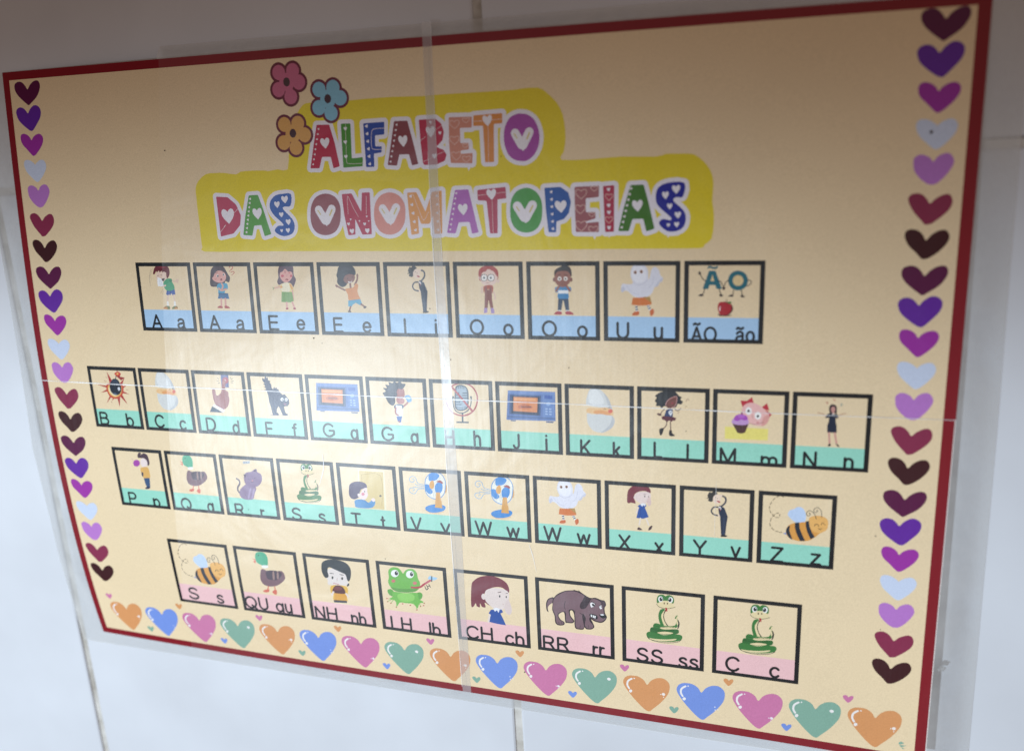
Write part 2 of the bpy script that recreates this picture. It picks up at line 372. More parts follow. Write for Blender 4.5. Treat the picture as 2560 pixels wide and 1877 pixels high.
# ------------------------------------------------------------------ drawings (units of 1/20 mm)
CARD_ROWS = [(89.82, 43.02, 40.99, 120.64, 43.74), (40.17, 41.0, 39.27, 189.48, 42.62), (49.5, 42.61, 40.49, 246.08, 43.23), (81.67, 53.01, 48.31, 312.2, 50.65)]
PICTURES = {
(0, 0): ('sneezing_boy', '''
l25 9a9080 231 82 193 174 191 294
l17 9a9080 259 70 218 151 216 220
l17 9a9080 384 326 336 388
l17 9a9080 393 345 360 400
l116 e6c7ae 521 228 569 236 612 227
s e6c7ae 590 210 626 210 616 251 585 252
l126 e8cdb8 451 403 428 465 423 527
l125 e8cdb8 523 402 530 463 533 517
l143 f4f4ee 426 503 422 554
l142 f4f4ee 532 502 529 548
s 6d7a42 350 577 394 550 444 554 447 588 393 592
s c98648 349 583 374 561 415 567 403 590
s 6d7a42 477 580 514 549 561 553 562 583 494 588
s c98648 513 581 538 559 564 568 553 585
p 2f55a0 433 344 549 322 554 405 524 399 514 417 495 387 472 419 462 398 442 415 414 403
p 223f7e 481 356 494 353 484 395 475 387
s 3fa070 400 242 456 203 524 206 523 241 547 282 549 331 490 356 422 348 392 296
s 2f8a5c 481 219 524 206 523 241 495 249
l100 e8cdb8 423 288 379 299 353 293
s ecd0bd 294 158 331 115 405 105 461 135 459 181 416 227 352 231 306 207
s dfb89f 449 143 474 150 463 178 445 173
s 6b1f2c 253 140 276 79 317 42 403 30 480 45 506 100 494 161 460 200 449 173 451 130 413 115 400 130 389 106 354 124 346 103 313 125 305 109 273 149
s 8a3340 331 48 405 39 457 60 419 70 365 64
l25 3a2226 315 169 338 161
l25 3a2226 364 158 389 161
s 3a1418 375 207 420 198 401 234 376 231
p f7f9fa 316 186 365 201 386 234 393 293 351 305 330 296 307 302 301 242
l17 a9bccb 336 212 343 293
l17 a9bccb 359 219 371 288
l25 ecd0bd 297 192 304 250
'''),
(0, 1): ('worried_girl', '''
s 4a3a42 237 171 253 96 299 48 370 36 438 51 471 103 495 148 517 185 502 237 476 242 446 230 420 275 330 298 243 299 221 261
s e2a89c 267 171 299 123 354 96 430 114 464 163 448 215 397 248 336 248 290 231 263 204
s 4a3a42 252 148 296 74 368 54 443 78 465 128 422 108 354 102 307 133 278 178 257 186
s efe6e0 358 164 352 178 340 184 330 178 327 165 333 151 345 145 355 151
s efe6e0 445 149 440 162 429 167 420 162 417 149 423 137 433 132 443 137
s 2a2430 356 167 352 177 344 181 337 177 335 168 340 158 348 154 354 158
s 2a2430 436 151 433 159 426 163 421 159 419 151 423 142 429 139 435 142
l24 3d2c33 316 129 352 120
l24 3d2c33 418 117 448 114
s 8c3038 403 211 398 221 388 226 378 221 376 211 381 200 391 196 400 200
s d98880 322 208 317 214 305 217 294 214 291 208 296 202 307 199 318 202
l121 e0aa98 342 320 367 358 408 350
s 4fa3c4 324 276 370 257 457 257 474 290 466 327 433 338 406 395 328 393 335 328 319 321
l113 e0aa98 382 335 404 290 390 263
l105 e0aa98 342 317 377 347 445 327
l24 b5807a 378 338 442 320
p 3c6f9c 335 378 466 380 477 449 312 449
p 2f5a84 335 378 466 380 467 392 331 390
l122 dfa296 361 450 353 540
l122 dfa296 420 449 416 539
s b54842 291 563 327 537 366 547 364 567
s b54842 399 539 432 536 476 561 437 570 399 565
l48 c0392f 519 63 542 44 566 54 560 78 536 93
s c0392f 529 108 527 112 522 114 517 112 516 108 518 103 523 102 528 103
l40 c0392f 538 122 568 110 586 125 559 146
s c0392f 555 154 553 157 548 158 543 157 541 154 544 150 549 149 553 150
'''),
(0, 2): ('disgusted_girl', '''
s 5d4150 354 52 399 20 465 17 522 23 547 66 545 153 567 197 558 240 519 306 499 255 434 244 375 256 332 274 311 234 333 183 335 110
s e3a79b 352 154 366 102 426 81 499 88 528 131 519 182 468 234 410 241 369 205
s 5d4150 341 154 356 66 423 30 504 34 542 81 537 139 513 113 468 107 434 78 395 113 364 124 353 161
s c94a5a 411 164 403 175 388 180 373 175 368 164 375 152 391 148 406 152
s c94a5a 523 163 517 175 506 179 496 175 493 163 499 152 510 147 520 152
s c94a5a 440 124 436 128 429 130 422 128 420 124 423 120 430 118 437 120
s c94a5a 497 124 494 128 487 130 480 128 477 124 481 120 488 118 495 120
l23 4a2c34 415 104 444 113
l23 4a2c34 470 113 501 104
s 9a2c36 421 212 442 197 468 206 457 218 441 212
l23 c98a80 454 146 448 175
s f0d890 357 271 417 248 483 252 516 282 527 343 505 361 356 359 369 315
s f3e9c8 379 263 426 244 469 255 470 351 365 354
l133 e8ab62 366 297 330 293
l102 e3b49c 338 297 261 312
l39 8fa86a 262 309 239 304
l39 8fa86a 257 318 243 330
l132 e8ab62 489 270 506 314
l93 e3a79b 508 336 510 446
p 7da65a 360 356 502 358 514 468 468 485 344 480
l16 6a9150 396 373 381 474
l16 6a9150 451 373 452 476
l118 e3a79b 416 488 416 558
l109 e3a79b 493 483 519 552
p a83246 400 551 433 550 429 571 396 572
p a83246 500 547 532 549 534 570 501 570
'''),
(0, 3): ('excited_boy', '''
s 26252e 268 112 285 59 335 31 405 31 474 52 502 95 501 145 465 166 415 209 375 269 325 295 282 278 254 238 261 192 252 155
s 33323c 315 81 380 55 456 81 422 112 344 112
s 8a5648 340 195 372 155 444 138 489 160 486 202 452 237 388 249 350 231
s 26252e 308 166 344 112 431 98 492 123 485 149 428 140 372 152 339 202 314 209
s 26201f 403 192 401 197 396 199 392 197 391 192 393 187 398 185 402 187
s 26201f 463 177 460 183 456 185 452 183 450 177 452 172 457 170 461 172
s f5efe8 398 223 428 235 454 212 437 240 408 246
l98 8a5648 349 331 296 307 243 279
s 8a5648 228 270 255 270 252 296 234 293
l105 8a5648 481 266 517 209 525 159
s 8a5648 510 155 527 135 538 155 530 174
l120 8a5648 424 252 426 302
s e0914a 355 321 399 309 463 295 490 252 527 269 511 337 525 397 541 438 458 453 391 453 382 381
l15 c77b38 437 323 438 424
p 5ba9c8 382 454 541 435 561 492 535 510 479 481 438 504 416 534 376 523
l98 8a5648 546 495 590 526
l99 8a5648 408 526 391 569
s 4a3e3c 574 532 597 516 615 532 585 547
s 4a3e3c 364 590 385 572 412 584 402 595
'''),
(0, 4): ('yawning_man', '''
s 33302f 308 102 333 53 348 65 382 42 419 70 391 92 374 120 368 165 341 173 315 158 325 137 295 137 317 120
s f2d9c4 375 112 406 81 448 92 456 130 442 179 415 193 378 172 370 144
s 2a2626 403 112 402 116 398 117 395 116 394 112 396 108 399 106 402 108
s 2a2626 423 130 421 133 418 134 415 133 414 130 415 127 419 126 422 127
s b0303a 414 154 446 162 449 176 425 173
l93 1d2b44 463 92 506 112 509 165 473 213 446 223
s f2d9c4 451 81 469 81 468 101 450 104
l80 1d2b44 427 232 382 237 355 280 377 322 433 335
s f2d9c4 429 321 455 318 456 344 435 346
p 1d2b44 430 234 465 220 499 237 537 339 525 444 514 574 469 575 459 445 453 346 438 304
p f4f4f2 430 232 452 223 465 251 455 265
p 9a2f3a 442 237 451 237 458 273 451 276
l14 43587c 497 360 491 565
s 15161c 466 575 504 564 538 574 518 588 468 590
'''),
(0, 5): ('girl_with_glasses', '''
s b04238 300 164 309 96 351 58 422 44 490 58 531 103 535 163 522 204 472 232 357 232 308 205
s edd0c0 320 164 334 123 385 89 449 89 511 130 525 177 507 231 456 266 385 270 332 235
s b04238 306 164 318 96 379 58 464 61 519 96 534 150 517 164 483 112 449 96 421 66 391 107 348 123 329 164
s edd0c0 296 171 310 161 313 198 299 198
s edd0c0 527 204 547 197 540 231 517 234
s f4efe8 401 180 390 205 365 215 341 205 332 180 344 155 368 145 392 155
s f4efe8 485 180 473 205 447 215 421 205 411 180 423 155 450 145 475 155
l28 2c3038 331 180 338 153 368 142 398 153 403 180 396 207 365 218 336 207 331 180
l28 2c3038 410 180 418 153 450 142 480 153 488 180 478 207 447 218 416 207 410 180
s 4a6a74 378 181 375 190 366 194 358 190 355 181 359 173 367 169 375 173
s 4a6a74 457 181 453 190 445 194 437 190 434 181 438 173 446 169 454 173
s 1d2024 372 181 371 186 366 188 363 186 361 181 363 177 367 175 371 177
s 1d2024 451 181 449 186 445 188 441 186 440 181 441 176 445 174 449 176
l21 a04a48 386 235 407 243 426 234
s b5543a 355 280 392 266 442 262 470 279 464 341 453 355 447 314 375 317 364 353 353 335
l77 e6c3b4 335 349 333 300 344 280
p 8a4638 372 298 385 270 400 317 423 316 439 270 452 297 450 423 463 520 426 523 412 438 406 438 394 523 357 524 364 410
l77 e6c3b4 474 341 487 389 481 423
p a688c0 354 524 391 523 389 576 345 585
p a688c0 428 523 466 523 475 583 434 587
'''),
(0, 6): ('surprised_boy', '''
s 3a2b2a 320 163 318 112 349 77 421 46 482 57 508 97 510 163 480 150 440 112 372 112 338 143
s 31302f 366 77 421 46 482 54 471 68 489 83 441 89 386 91
s 9a6252 320 163 345 120 386 107 454 107 491 136 501 189 489 229 451 269 403 283 356 263 322 223
s 8a5546 328 200 324 217 313 224 302 217 298 200 303 183 314 176 324 183
s 8a5546 520 200 515 217 506 224 496 217 493 200 497 183 507 176 516 183
s f6efe6 398 189 391 206 374 213 358 206 352 190 359 173 375 166 392 173
s f6efe6 466 189 459 206 442 213 426 206 420 189 427 172 443 165 459 172
s 33211e 386 191 383 198 376 201 369 198 367 191 370 183 377 180 383 183
s 33211e 451 191 448 198 441 201 435 198 432 191 435 183 442 180 448 183
l27 2a1c1c 353 152 388 143
l27 2a1c1c 432 143 467 152
l20 6a3c34 397 223 411 229 422 223
s 4c8ec0 322 290 362 276 464 276 502 289 497 336 470 329 469 410 355 410 354 339 329 343
p f4f6f8 357 318 470 317 470 352 357 353
p 3b86bc 356 361 471 360 470 411 355 412
l115 9a6252 335 323 366 276 383 256
l114 9a6252 488 322 457 276 438 256
s 9a6252 377 232 411 245 445 232 451 263 410 285 372 267
l13 5d352d 383 259 437 259
l13 5d352d 386 245 435 245
p 33455f 355 412 471 411 478 540 437 541 415 430 407 430 388 538 347 539
p efeee8 350 539 388 538 388 552 347 552
p efeee8 437 538 478 537 478 551 440 551
s b43c48 305 577 343 550 388 555 387 586 314 587
s b43c48 437 554 480 548 524 575 513 586 439 585
'''),
(0, 7): ('child_in_ghost_sheet', '''
s e4e4ee 295 162 302 85 334 39 398 33 456 57 482 111 486 201 501 162 520 85 559 62 597 98 610 149 640 185 607 227 592 255 553 272 522 344 464 384 386 391 321 374 269 326 223 317 201 339 190 293 206 243 243 247 301 247 321 227
s cfd0de 553 272 607 201 640 185 625 227 607 220 585 266
s cfd0de 201 339 190 293 223 273 236 309
s f1f1f8 308 162 321 72 385 49 450 78 466 162 431 221 360 227
l20 c3c4d4 321 227 373 256 437 240 476 201
l20 c3c4d4 249 264 308 332 386 364
l19 c3c4d4 489 292 527 240 542 162
s b98a70 361 121 356 135 344 140 332 135 327 121 332 107 344 102 356 107
s b98a70 427 113 422 127 410 133 398 127 393 113 398 100 410 94 422 100
s 2c2020 353 124 351 132 346 135 340 132 338 124 340 115 346 112 351 115
s 2c2020 416 115 414 123 409 126 403 123 401 115 403 106 409 103 414 106
p d9762e 318 395 500 386 522 462 477 475 386 480 305 470
p b98a3e 425 384 502 381 521 449 464 410
p f2f2f2 344 480 370 480 376 542 349 545
p f2f2f2 466 477 498 472 516 521 493 533
p 1b1c2a 344 490 370 485 372 500 345 504
p 1b1c2a 347 516 373 513 374 528 348 531
p 1b1c2a 469 486 500 478 504 488 474 496
p 1b1c2a 479 508 508 497 512 509 486 519
s d0662a 310 580 334 549 379 539 389 558 379 582 334 588
s d0662a 505 528 535 511 548 540 539 573 513 591 503 560
'''),
(0, 8): ('letters_and_apple', '''
s 1d6a78 237 84 244 63 266 53 293 64 320 64 342 54 345 69 326 86 294 86 267 76
p 1d6a78 255 105 321 105 391 295 335 296 322 254 263 254 251 296 193 296
p e7cd98 291 143 311 213 272 213
s 1d6a78 652 206 625 279 554 310 482 280 450 206 478 133 549 103 621 133
s e7cd98 606 206 591 246 553 263 514 247 497 206 512 166 550 150 589 166
l44 221a22 222 213 191 188 171 150 161 122
s 221a22 146 124 161 111 173 127 166 147 153 144
l44 221a22 346 207 377 219 399 264 409 289
s 221a22 425 289 421 300 409 304 398 300 393 289 398 278 409 274 420 278
l44 221a22 409 283 426 225 459 206
l43 221a22 645 200 675 206 685 225 670 248 629 269
l44 221a22 214 292 202 341 175 360
s 221a22 148 367 181 348 206 367 175 373
l44 221a22 362 292 376 340 384 359
s 221a22 364 355 386 348 405 368 377 376
l44 221a22 510 304 503 352
s 221a22 455 373 484 355 507 358 502 375
l43 221a22 587 303 597 358
s 221a22 580 372 594 354 626 379 595 382
s 2c1012 353 559 428 577 492 567 478 580 379 582
s 4a0c16 394 442 462 435 502 473 507 518 477 560 453 573 416 573
s b01828 352 475 369 436 412 432 444 442 474 435 490 467 491 518 465 557 440 570 409 571 381 569 359 533
s f2d8d8 367 500 379 475 380 513 373 533
l38 6a3a20 435 442 443 406
s 4c7a3a 450 442 468 426 493 435 475 452
'''),
(1, 0): ('exploding_bomb', '''
p 9c2c2c 452 119 492 31 491 117 546 79 518 129 593 143 528 182
p b03030 314 67 381 188 335 223
p b03030 590 143 490 233 525 257
p b03030 118 252 308 266 289 295
p b03030 160 368 302 300 316 333
p b03030 232 517 329 366 354 390
p b03030 358 423 329 475 388 422
p b03030 442 558 421 404 474 401
p b03030 578 511 462 393 506 366
p b03030 632 369 505 316 498 353
p b03030 605 245 493 275 505 316
s c84a34 265 284 335 223 521 224 549 289 513 383 404 441 302 409
s efc06a 293 292 352 239 499 241 518 299 485 376 398 418 316 383
s f4e6c0 308 299 369 255 486 258 502 308 466 368 392 402 329 366
s 15202e 329 257 382 179 434 162 485 184 514 266 502 333 454 382 385 385 334 340
s 2d3a4c 358 205 423 169 468 193 472 226 352 239
s dfe4ea 455 288 483 275 491 308 464 326
s 5b6c80 370 359 418 367 435 379 385 382
l63 3a3a40 443 169 458 118
s d0402c 437 94 460 72 519 66 533 99 500 120 461 121
s efc06a 503 92 496 101 483 106 471 102 468 93 475 83 488 79 500 83
l27 8a3a34 291 141 308 157
l27 8a3a34 584 309 620 304
l28 8a3a34 319 476 324 501
l27 8a3a34 289 208 252 193
'''),
(1, 1): ('hatching_chick_in_egg', '''
s d9dbd8 266 111 287 61 341 30 389 42 448 88 501 167 530 256 513 268 273 245 247 194
s c2c5c6 448 88 502 159 535 247 539 280 504 265 474 160
s e8eae8 290 78 342 46 394 74 444 170 426 227 295 224 274 143
s f0c48c 250 292 287 271 381 273 458 259 530 277 556 328 518 355 409 335 296 336 251 322
s e8a56a 338 308 416 293 497 311 519 350 444 350 343 337
s e0705c 547 299 537 317 517 325 500 319 495 301 505 284 525 276 542 282
s d9dbd8 259 333 313 347 408 338 482 348 541 354 569 410 544 485 469 543 401 558 320 537 265 465 253 391
s c2c5c6 541 354 569 410 544 485 469 543 411 558 498 479 532 411
l26 6b4a34 445 284 460 273 473 283
l26 6b4a34 494 269 511 258 520 268
'''),
(1, 2): ('knocking_hand', '''
p 6a6f9c 441 35 554 31 542 211 432 211
p 4e5588 523 32 554 31 542 211 510 211
s b04a5a 548 118 530 150 495 165 464 153 455 122 472 90 507 75 538 87
s e8c0b8 511 124 504 138 491 144 479 139 475 126 482 112 496 106 508 111
s a05e58 285 257 312 231 332 255 344 327 412 287 435 210 457 130 490 113 504 136 485 240 522 271 521 319 527 375 496 457 446 500 399 511 324 465 294 402 285 337
l25 7c423e 469 265 487 329 521 343
l26 7c423e 344 327 359 350
s b87a70 456 138 483 121 491 140 473 169 456 166
p eef0f2 288 443 440 517 412 551 266 471
p 2b4258 255 472 406 551 210 552
l25 30303a 385 92 407 104
l25 30303a 375 125 403 132
l25 30303a 384 164 413 155
l25 30303a 589 72 576 93
l25 30303a 617 87 588 104
l25 30303a 621 123 589 125
l25 30303a 609 148 580 143
'''),
(1, 3): ('bristling_black_cat', '''
p 25294a 223 65 249 83 268 39 285 66 303 58 302 94 332 104 320 125 338 143 342 193 361 208 375 176 390 197 409 179 416 206 434 199 444 236 475 266 484 275 519 267 533 289 569 334 570 385 542 421 504 423 489 433 492 468 504 515 530 523 528 545 459 549 425 452 408 427 381 476 377 508 403 526 400 548 317 553 307 492 302 445 285 382 281 303 268 240 253 222 232 222 262 205 234 178 255 174 228 139 249 137 219 100
l25 5a5f86 282 551 528 545
s eef0ee 494 335 486 351 469 358 454 352 449 336 458 320 474 313 489 319
s eef0ee 552 335 544 351 529 358 515 352 511 337 519 321 534 314 548 320
s 1c2038 485 338 482 344 476 346 470 344 468 339 471 333 477 331 483 333
s 1c2038 536 339 533 345 527 347 521 345 519 340 522 334 529 331 534 334
s 8a4a6a 528 395 521 403 506 407 492 404 487 396 494 388 509 384 523 387
l25 3b4068 357 363 363 458
l25 3b4068 444 425 452 501
'''),
(1, 4): ('microwave_oven', '''
p 5b79b4 152 103 710 101 707 448 121 459
p 6e8cc4 157 109 706 107 707 136 154 139
p 34507e 172 152 544 153 533 394 158 386
p 20324e 201 166 526 169 509 386 183 375
p e08a4c 216 178 504 179 492 355 207 349
p f0a868 228 190 478 191 479 217 229 218
s c86a3a 272 284 340 258 421 278 435 305 351 320 277 312
p 3a3438 301 288 423 287 422 296 300 297
p 6284be 569 126 703 129 692 433 557 433
p 2a56a8 584 142 677 145 677 188 583 187
s 8fb0dc 655 245 646 263 626 271 607 265 600 247 610 230 630 222 649 228
p aac4e6 591 299 618 299 617 313 589 313
p aac4e6 634 300 663 300 662 314 633 314
p aac4e6 589 329 617 330 616 344 588 343
p aac4e6 635 331 664 331 663 345 633 345
p aac4e6 590 360 617 361 616 375 588 374
p aac4e6 635 361 664 362 663 376 634 375
p 466498 134 409 702 408 704 426 134 431
p 3c5888 171 460 237 460 229 473 176 472
p 3c5888 592 456 685 455 681 471 599 471
'''),
(1, 5): ('boy_drinking_water', '''
s a8625a 381 170 415 131 486 129 502 184 489 241 437 262 383 243
s 252638 218 195 258 172 226 134 277 132 258 92 308 95 303 56 357 69 375 35 412 64 453 39 475 69 522 75 498 118 469 140 423 136 399 177 406 214 375 246 371 307 336 351 283 318 248 251 217 204
s b8706a 398 253 446 251 491 268 480 317 417 323 388 291
l108 b06a60 469 356 519 319 542 284
s 6aa6d8 499 226 553 209 587 245 579 290 536 297 515 263
s a8d0ec 517 237 552 227 566 256 538 266
s 37506a 354 353 393 329 466 333 477 360 451 387 364 391
p eef1f4 376 340 454 346 455 478 376 486 367 398
l109 b06a60 373 375 368 444 398 470
p 2f5ea8 373 486 449 478 427 560 387 550
l70 b06a60 403 542 411 567
s f2f2f2 398 568 430 560 444 581 404 589
'''),
(1, 6): ('crossed_out_microphone', '''
s 34424e 326 118 343 74 397 57 456 74 486 120 491 208 481 312 448 358 379 379 320 356 309 289
s 9fb0bc 341 125 358 83 403 71 452 86 470 135 468 297 438 343 380 361 336 345 325 274
p 34424e 363 80 372 80 370 106 361 107
p 34424e 387 72 396 72 394 106 385 106
p 34424e 411 73 420 72 418 105 409 105
p 34424e 432 78 441 77 439 107 430 107
p 34424e 316 153 377 150 376 162 316 165
p 34424e 416 152 485 149 484 161 415 164
p 34424e 315 182 375 180 374 192 314 194
p 34424e 414 181 483 179 483 190 413 193
p 34424e 313 212 380 209 379 221 312 224
p 34424e 412 211 482 208 481 220 412 223
p 34424e 317 267 383 264 382 274 317 277
p 34424e 316 296 399 293 398 303 315 307
l38 34424e 321 330 381 340 450 328
l67 34424e 291 208 293 305 319 378 393 405 470 368 511 295 521 207
s 34424e 312 212 307 222 297 226 288 222 284 213 289 204 299 199 308 203
s 34424e 531 203 527 213 517 217 508 213 504 204 509 195 518 190 528 194
l105 34424e 402 404 399 512
p 34424e 320 510 475 505 474 524 319 528
l90 b03a3c 205 242 226 152 294 76 398 38 509 57 579 131 597 233 562 338 491 408 391 435 279 402 223 330 205 242
p b03a3c 283 101 302 86 538 365 519 384
'''),
(1, 9): ('dancing_girl', '''
s 1a1c22 195 163 215 120 195 107 228 76 274 52 352 43 418 50 455 90 486 109 473 135 500 157 478 190 445 183 426 222 367 232 304 216 268 240 251 218 208 218 215 183
s 6e3c34 314 199 340 140 385 107 425 105 434 153 413 209 370 236 334 233
s 7a4238 343 177 369 128 418 115 421 164 393 203 354 209
l20 1a1214 360 142 377 136
l20 1a1214 399 135 412 137
s a03440 373 176 399 171 390 189
l27 e2a7a0 311 206 330 157 382 116 431 101 434 146 417 206 380 230
l47 5a3430 304 248 272 282 255 320
s 5a3430 219 303 251 302 273 323 238 328
l47 5a3430 406 244 446 263 478 236
p 1d3462 321 257 354 246 383 245 393 258 392 346 295 342
s eef0f4 388 286 382 303 368 311 353 304 346 288 352 271 367 263 382 270
s 1d3462 367 286 366 291 362 293 358 291 357 286 358 281 362 279 366 281
s 1d3462 379 285 378 290 374 292 370 290 369 286 370 281 374 278 378 280
s eef0f4 357 306 378 305 370 324
p 5c1a2c 288 328 394 337 431 347 414 382 394 376 379 394 355 378 335 396 305 378 278 371 269 343
l54 5a3430 326 393 322 436 289 479
l54 5a3430 366 392 372 496
s 201a1e 247 484 273 469 296 476 276 544 257 555 247 524
s 201a1e 356 493 382 492 389 524 416 546 403 558 356 553
l20 7a3a2c 538 146 543 124 559 126 562 145
l20 8a6a2c 526 229 529 209 544 211
l20 7a3a2c 449 299 451 279 467 281
s 7a3a2c 541 147 540 150 536 151 532 150 531 147 532 144 536 143 539 144
'''),
(1, 10): ('pink_face_and_cupcake', '''
p f0e27a 133 418 584 423 581 553 133 557
p c0283a 287 119 355 120 407 75 429 157 366 149 311 192
p c0283a 495 197 562 136 587 218
p c0283a 548 206 612 260 573 329
s eebab4 311 192 360 147 428 140 504 177 555 228 591 274 578 342 542 385 461 391 385 365 333 299 306 246
s e0a097 538 283 588 274 578 342 542 385 511 386
s f6f3ee 408 231 399 262 376 276 352 264 341 234 350 203 373 189 398 201
s f6f3ee 507 278 498 309 474 323 449 311 437 281 447 250 471 236 496 248
s 30262a 388 232 385 243 375 249 365 244 361 233 364 221 374 216 384 221
s 30262a 485 286 482 296 473 301 464 297 460 287 463 276 472 271 481 275
l20 8a5550 413 275 421 309
l20 8a5550 372 366 448 378 534 351
s c86468 485 357 481 362 472 365 464 363 460 359 463 354 472 351 481 353
p 4a2a24 208 376 379 376 344 479 306 489 264 483
l20 6b443a 240 383 274 477
l20 6b443a 278 384 293 482
l20 6b443a 316 382 319 480
l20 6b443a 347 380 335 474
s c69ad0 201 360 213 332 245 310 326 302 371 325 379 372 335 392 259 392 211 380
s a84ab8 226 318 250 283 294 271 351 285 368 325 334 340 302 328 265 350 233 342
s b868c8 263 289 294 271 338 283 333 306 283 315
s 8a2a60 319 262 315 271 307 275 298 272 294 263 297 254 306 250 315 254
l13 c8b080 289 92 327 99 371 106
'''),
(1, 11): ('shrugging_woman', '''
s 2a2028 377 229 365 170 375 133 405 123 435 139 443 180 440 226 421 214 398 222
s d59c90 383 170 392 154 412 149 426 165 423 197 409 215 391 202
l19 3a2a30 390 175 402 174
l19 3a2a30 412 174 421 173
s b03040 401 195 414 195 409 201
l69 d59c90 409 208 410 224
l57 cfa888 332 254 305 229 256 220
l56 cfa888 456 251 486 228 533 216
p 18243a 356 226 392 222 411 241 427 223 452 230 462 272 448 275 438 266 438 306 450 358 454 431 360 433 356 356 369 309 370 269 341 277 331 271
p e8e4e6 398 224 411 245 419 223
l95 d59c90 378 435 388 548
l95 d59c90 435 435 457 545
s 18181e 370 583 388 552 403 565 398 579
s 18181e 450 549 469 557 490 579 470 580
l31 b03a30 335 106 341 98 349 108 343 121
l31 c04a30 402 70 416 74 417 87
l31 2c7a86 475 120 487 115 493 128 477 139
'''),
(2, 0): ('boy_blowing_bubblegum', '''
s 4a3240 414 98 442 56 480 64 465 89 519 61 574 82 589 139 589 209 558 241 545 185 524 138 456 135 417 133
s eeddd8 456 156 505 136 546 159 555 211 520 261 467 261 444 219
s a844a8 433 211 410 247 367 265 330 253 321 219 344 182 387 165 424 177
l28 c090b0 311 149 332 183
l123 e2b060 436 290 470 314
s e2b060 425 291 501 259 557 273 566 378 548 419 457 431 429 371
l85 30508a 438 349 444 396
p 2f5078 453 429 550 418 534 559 484 572 461 511
s 232a48 449 570 503 547 530 563 506 583 457 587
s 232a48 433 352 458 347 452 397 428 396
'''),
(2, 1): ('duck', '''
s 4fb088 276 111 298 61 353 44 408 54 437 108 425 204 388 227 334 210 283 179
s f2f2ee 346 218 420 208 419 239 357 247
s 1d3030 330 90 327 96 321 99 316 97 315 91 318 85 324 82 329 84
p e07860 228 135 279 148 268 166
p e07860 236 174 280 162 266 201
s 7c5c64 322 284 354 261 408 278 503 276 599 261 627 345 574 410 490 464 392 482 320 456 298 387
s 4a3a48 386 293 448 268 551 268 592 304 523 379 446 390 391 377
s a08078 473 284 492 282 486 376 463 378
s a08078 531 279 549 282 541 360 518 367
l64 d86850 388 482 368 531
l64 d86850 469 476 470 523
s d86850 307 548 365 522 394 524 378 557 329 568
s d86850 427 549 461 518 489 521 480 575 451 579
'''),
(2, 2): ('sitting_cat', '''
p a8b0b8 356 74 466 61 461 95 355 109
l26 7d858e 383 77 383 101
l26 7d858e 410 74 410 99
l26 7d858e 438 70 438 95
l116 5a4a5c 228 325 261 347 265 391 232 440 221 488 248 531 275 553
s 8a7090 373 390 472 393 505 445 472 516 438 598 367 615 294 610 245 573 244 508 286 448
s 8a7090 343 286 384 229 463 210 513 176 549 170 553 207 600 231 614 287 589 357 524 413 451 418 376 410 342 367
p 5a4660 337 256 387 256 362 309
p 5a4660 496 204 532 165 538 211
l27 4a3648 407 319 425 325 437 310
l26 4a3648 497 296 516 294 528 280
s d88a90 476 335 471 341 461 344 453 342 450 336 455 330 464 327 473 329
l27 4a3648 437 361 457 350 474 359
l116 a58eb0 416 455 367 587
l115 a58eb0 475 451 422 586
l18 5a4660 316 529 351 595
'''),
(2, 4): ('boy_knocking_on_door', '''
p efe6c4 296 71 658 66 640 592 495 593 277 598
p dfc684 314 89 640 86 614 590 291 588
l25 b89a58 342 141 603 134 583 539
l25 b89a58 342 141 334 362
s 5a5648 591 407 586 417 574 422 562 419 558 410 564 400 576 395 587 398
s 4a3558 149 343 166 284 229 246 313 235 386 256 403 307 379 325 320 338 289 398 275 448 213 483 164 470 141 418
s f0dcd6 301 397 337 337 397 311 400 373 404 414 365 471 319 478 275 448 261 425
s f0dcd6 259 413 284 398 294 434 272 449
s e08a98 359 401 351 416 335 424 320 419 315 404 323 388 339 381 354 386
s 2c2430 370 365 368 372 363 376 358 373 357 366 360 359 365 356 369 358
s 4a8ec4 211 503 264 479 355 483 403 513 465 466 498 489 473 557 395 591 227 593 211 553
l25 3574a8 355 492 409 537 460 516
s f0dcd6 443 471 462 447 492 451 497 480 471 496
'''),
(2, 5): ('electric_fan', '''
l32 5aa6dc 324 218 254 204 232 180 216 130 173 114 135 144 143 186 183 188 198 155 173 149
l32 5aa6dc 323 234 236 228 205 211
l32 5aa6dc 318 267 248 275 222 302 195 340 152 340 122 313 131 277 177 269 188 295 166 307
l32 5aa6dc 319 254 234 257 178 253
s d8a050 618 244 609 288 595 306 582 290 580 247 588 204 603 185 615 202
s eceadc 603 207 555 332 455 391 361 347 330 227 379 103 479 46 571 89
l48 4a90d0 333 227 349 137 407 66 479 44 556 59 601 135 601 214 579 311 519 376 454 394 377 366 337 305 333 227
s 2f86d0 387 118 402 70 455 51 510 55 531 85 496 134 448 154 400 157
s 2f86d0 341 209 388 213 409 252 429 306 387 333 347 304 334 257
s 2f86d0 463 224 501 174 556 173 562 248 532 306 491 330 465 295
s a03a38 489 167 527 140 568 161 563 185 525 172
l16 a8b4b8 428 211 364 104
l16 a8b4b8 436 210 537 108
l16 a8b4b8 427 227 440 369
l16 a8b4b8 427 227 384 374
l16 a8b4b8 437 234 472 367
s e0a040 391 216 407 172 443 149 456 193 446 249 419 262 398 253
p dca048 474 303 524 299 534 507 444 501
l16 b87e30 491 317 491 502
s 2f86d0 314 524 368 484 481 459 568 472 583 503 547 546 441 576 346 571
p dca048 461 416 536 410 541 509 443 507
l24 d8a050 315 549 377 581 473 579 562 549
'''),
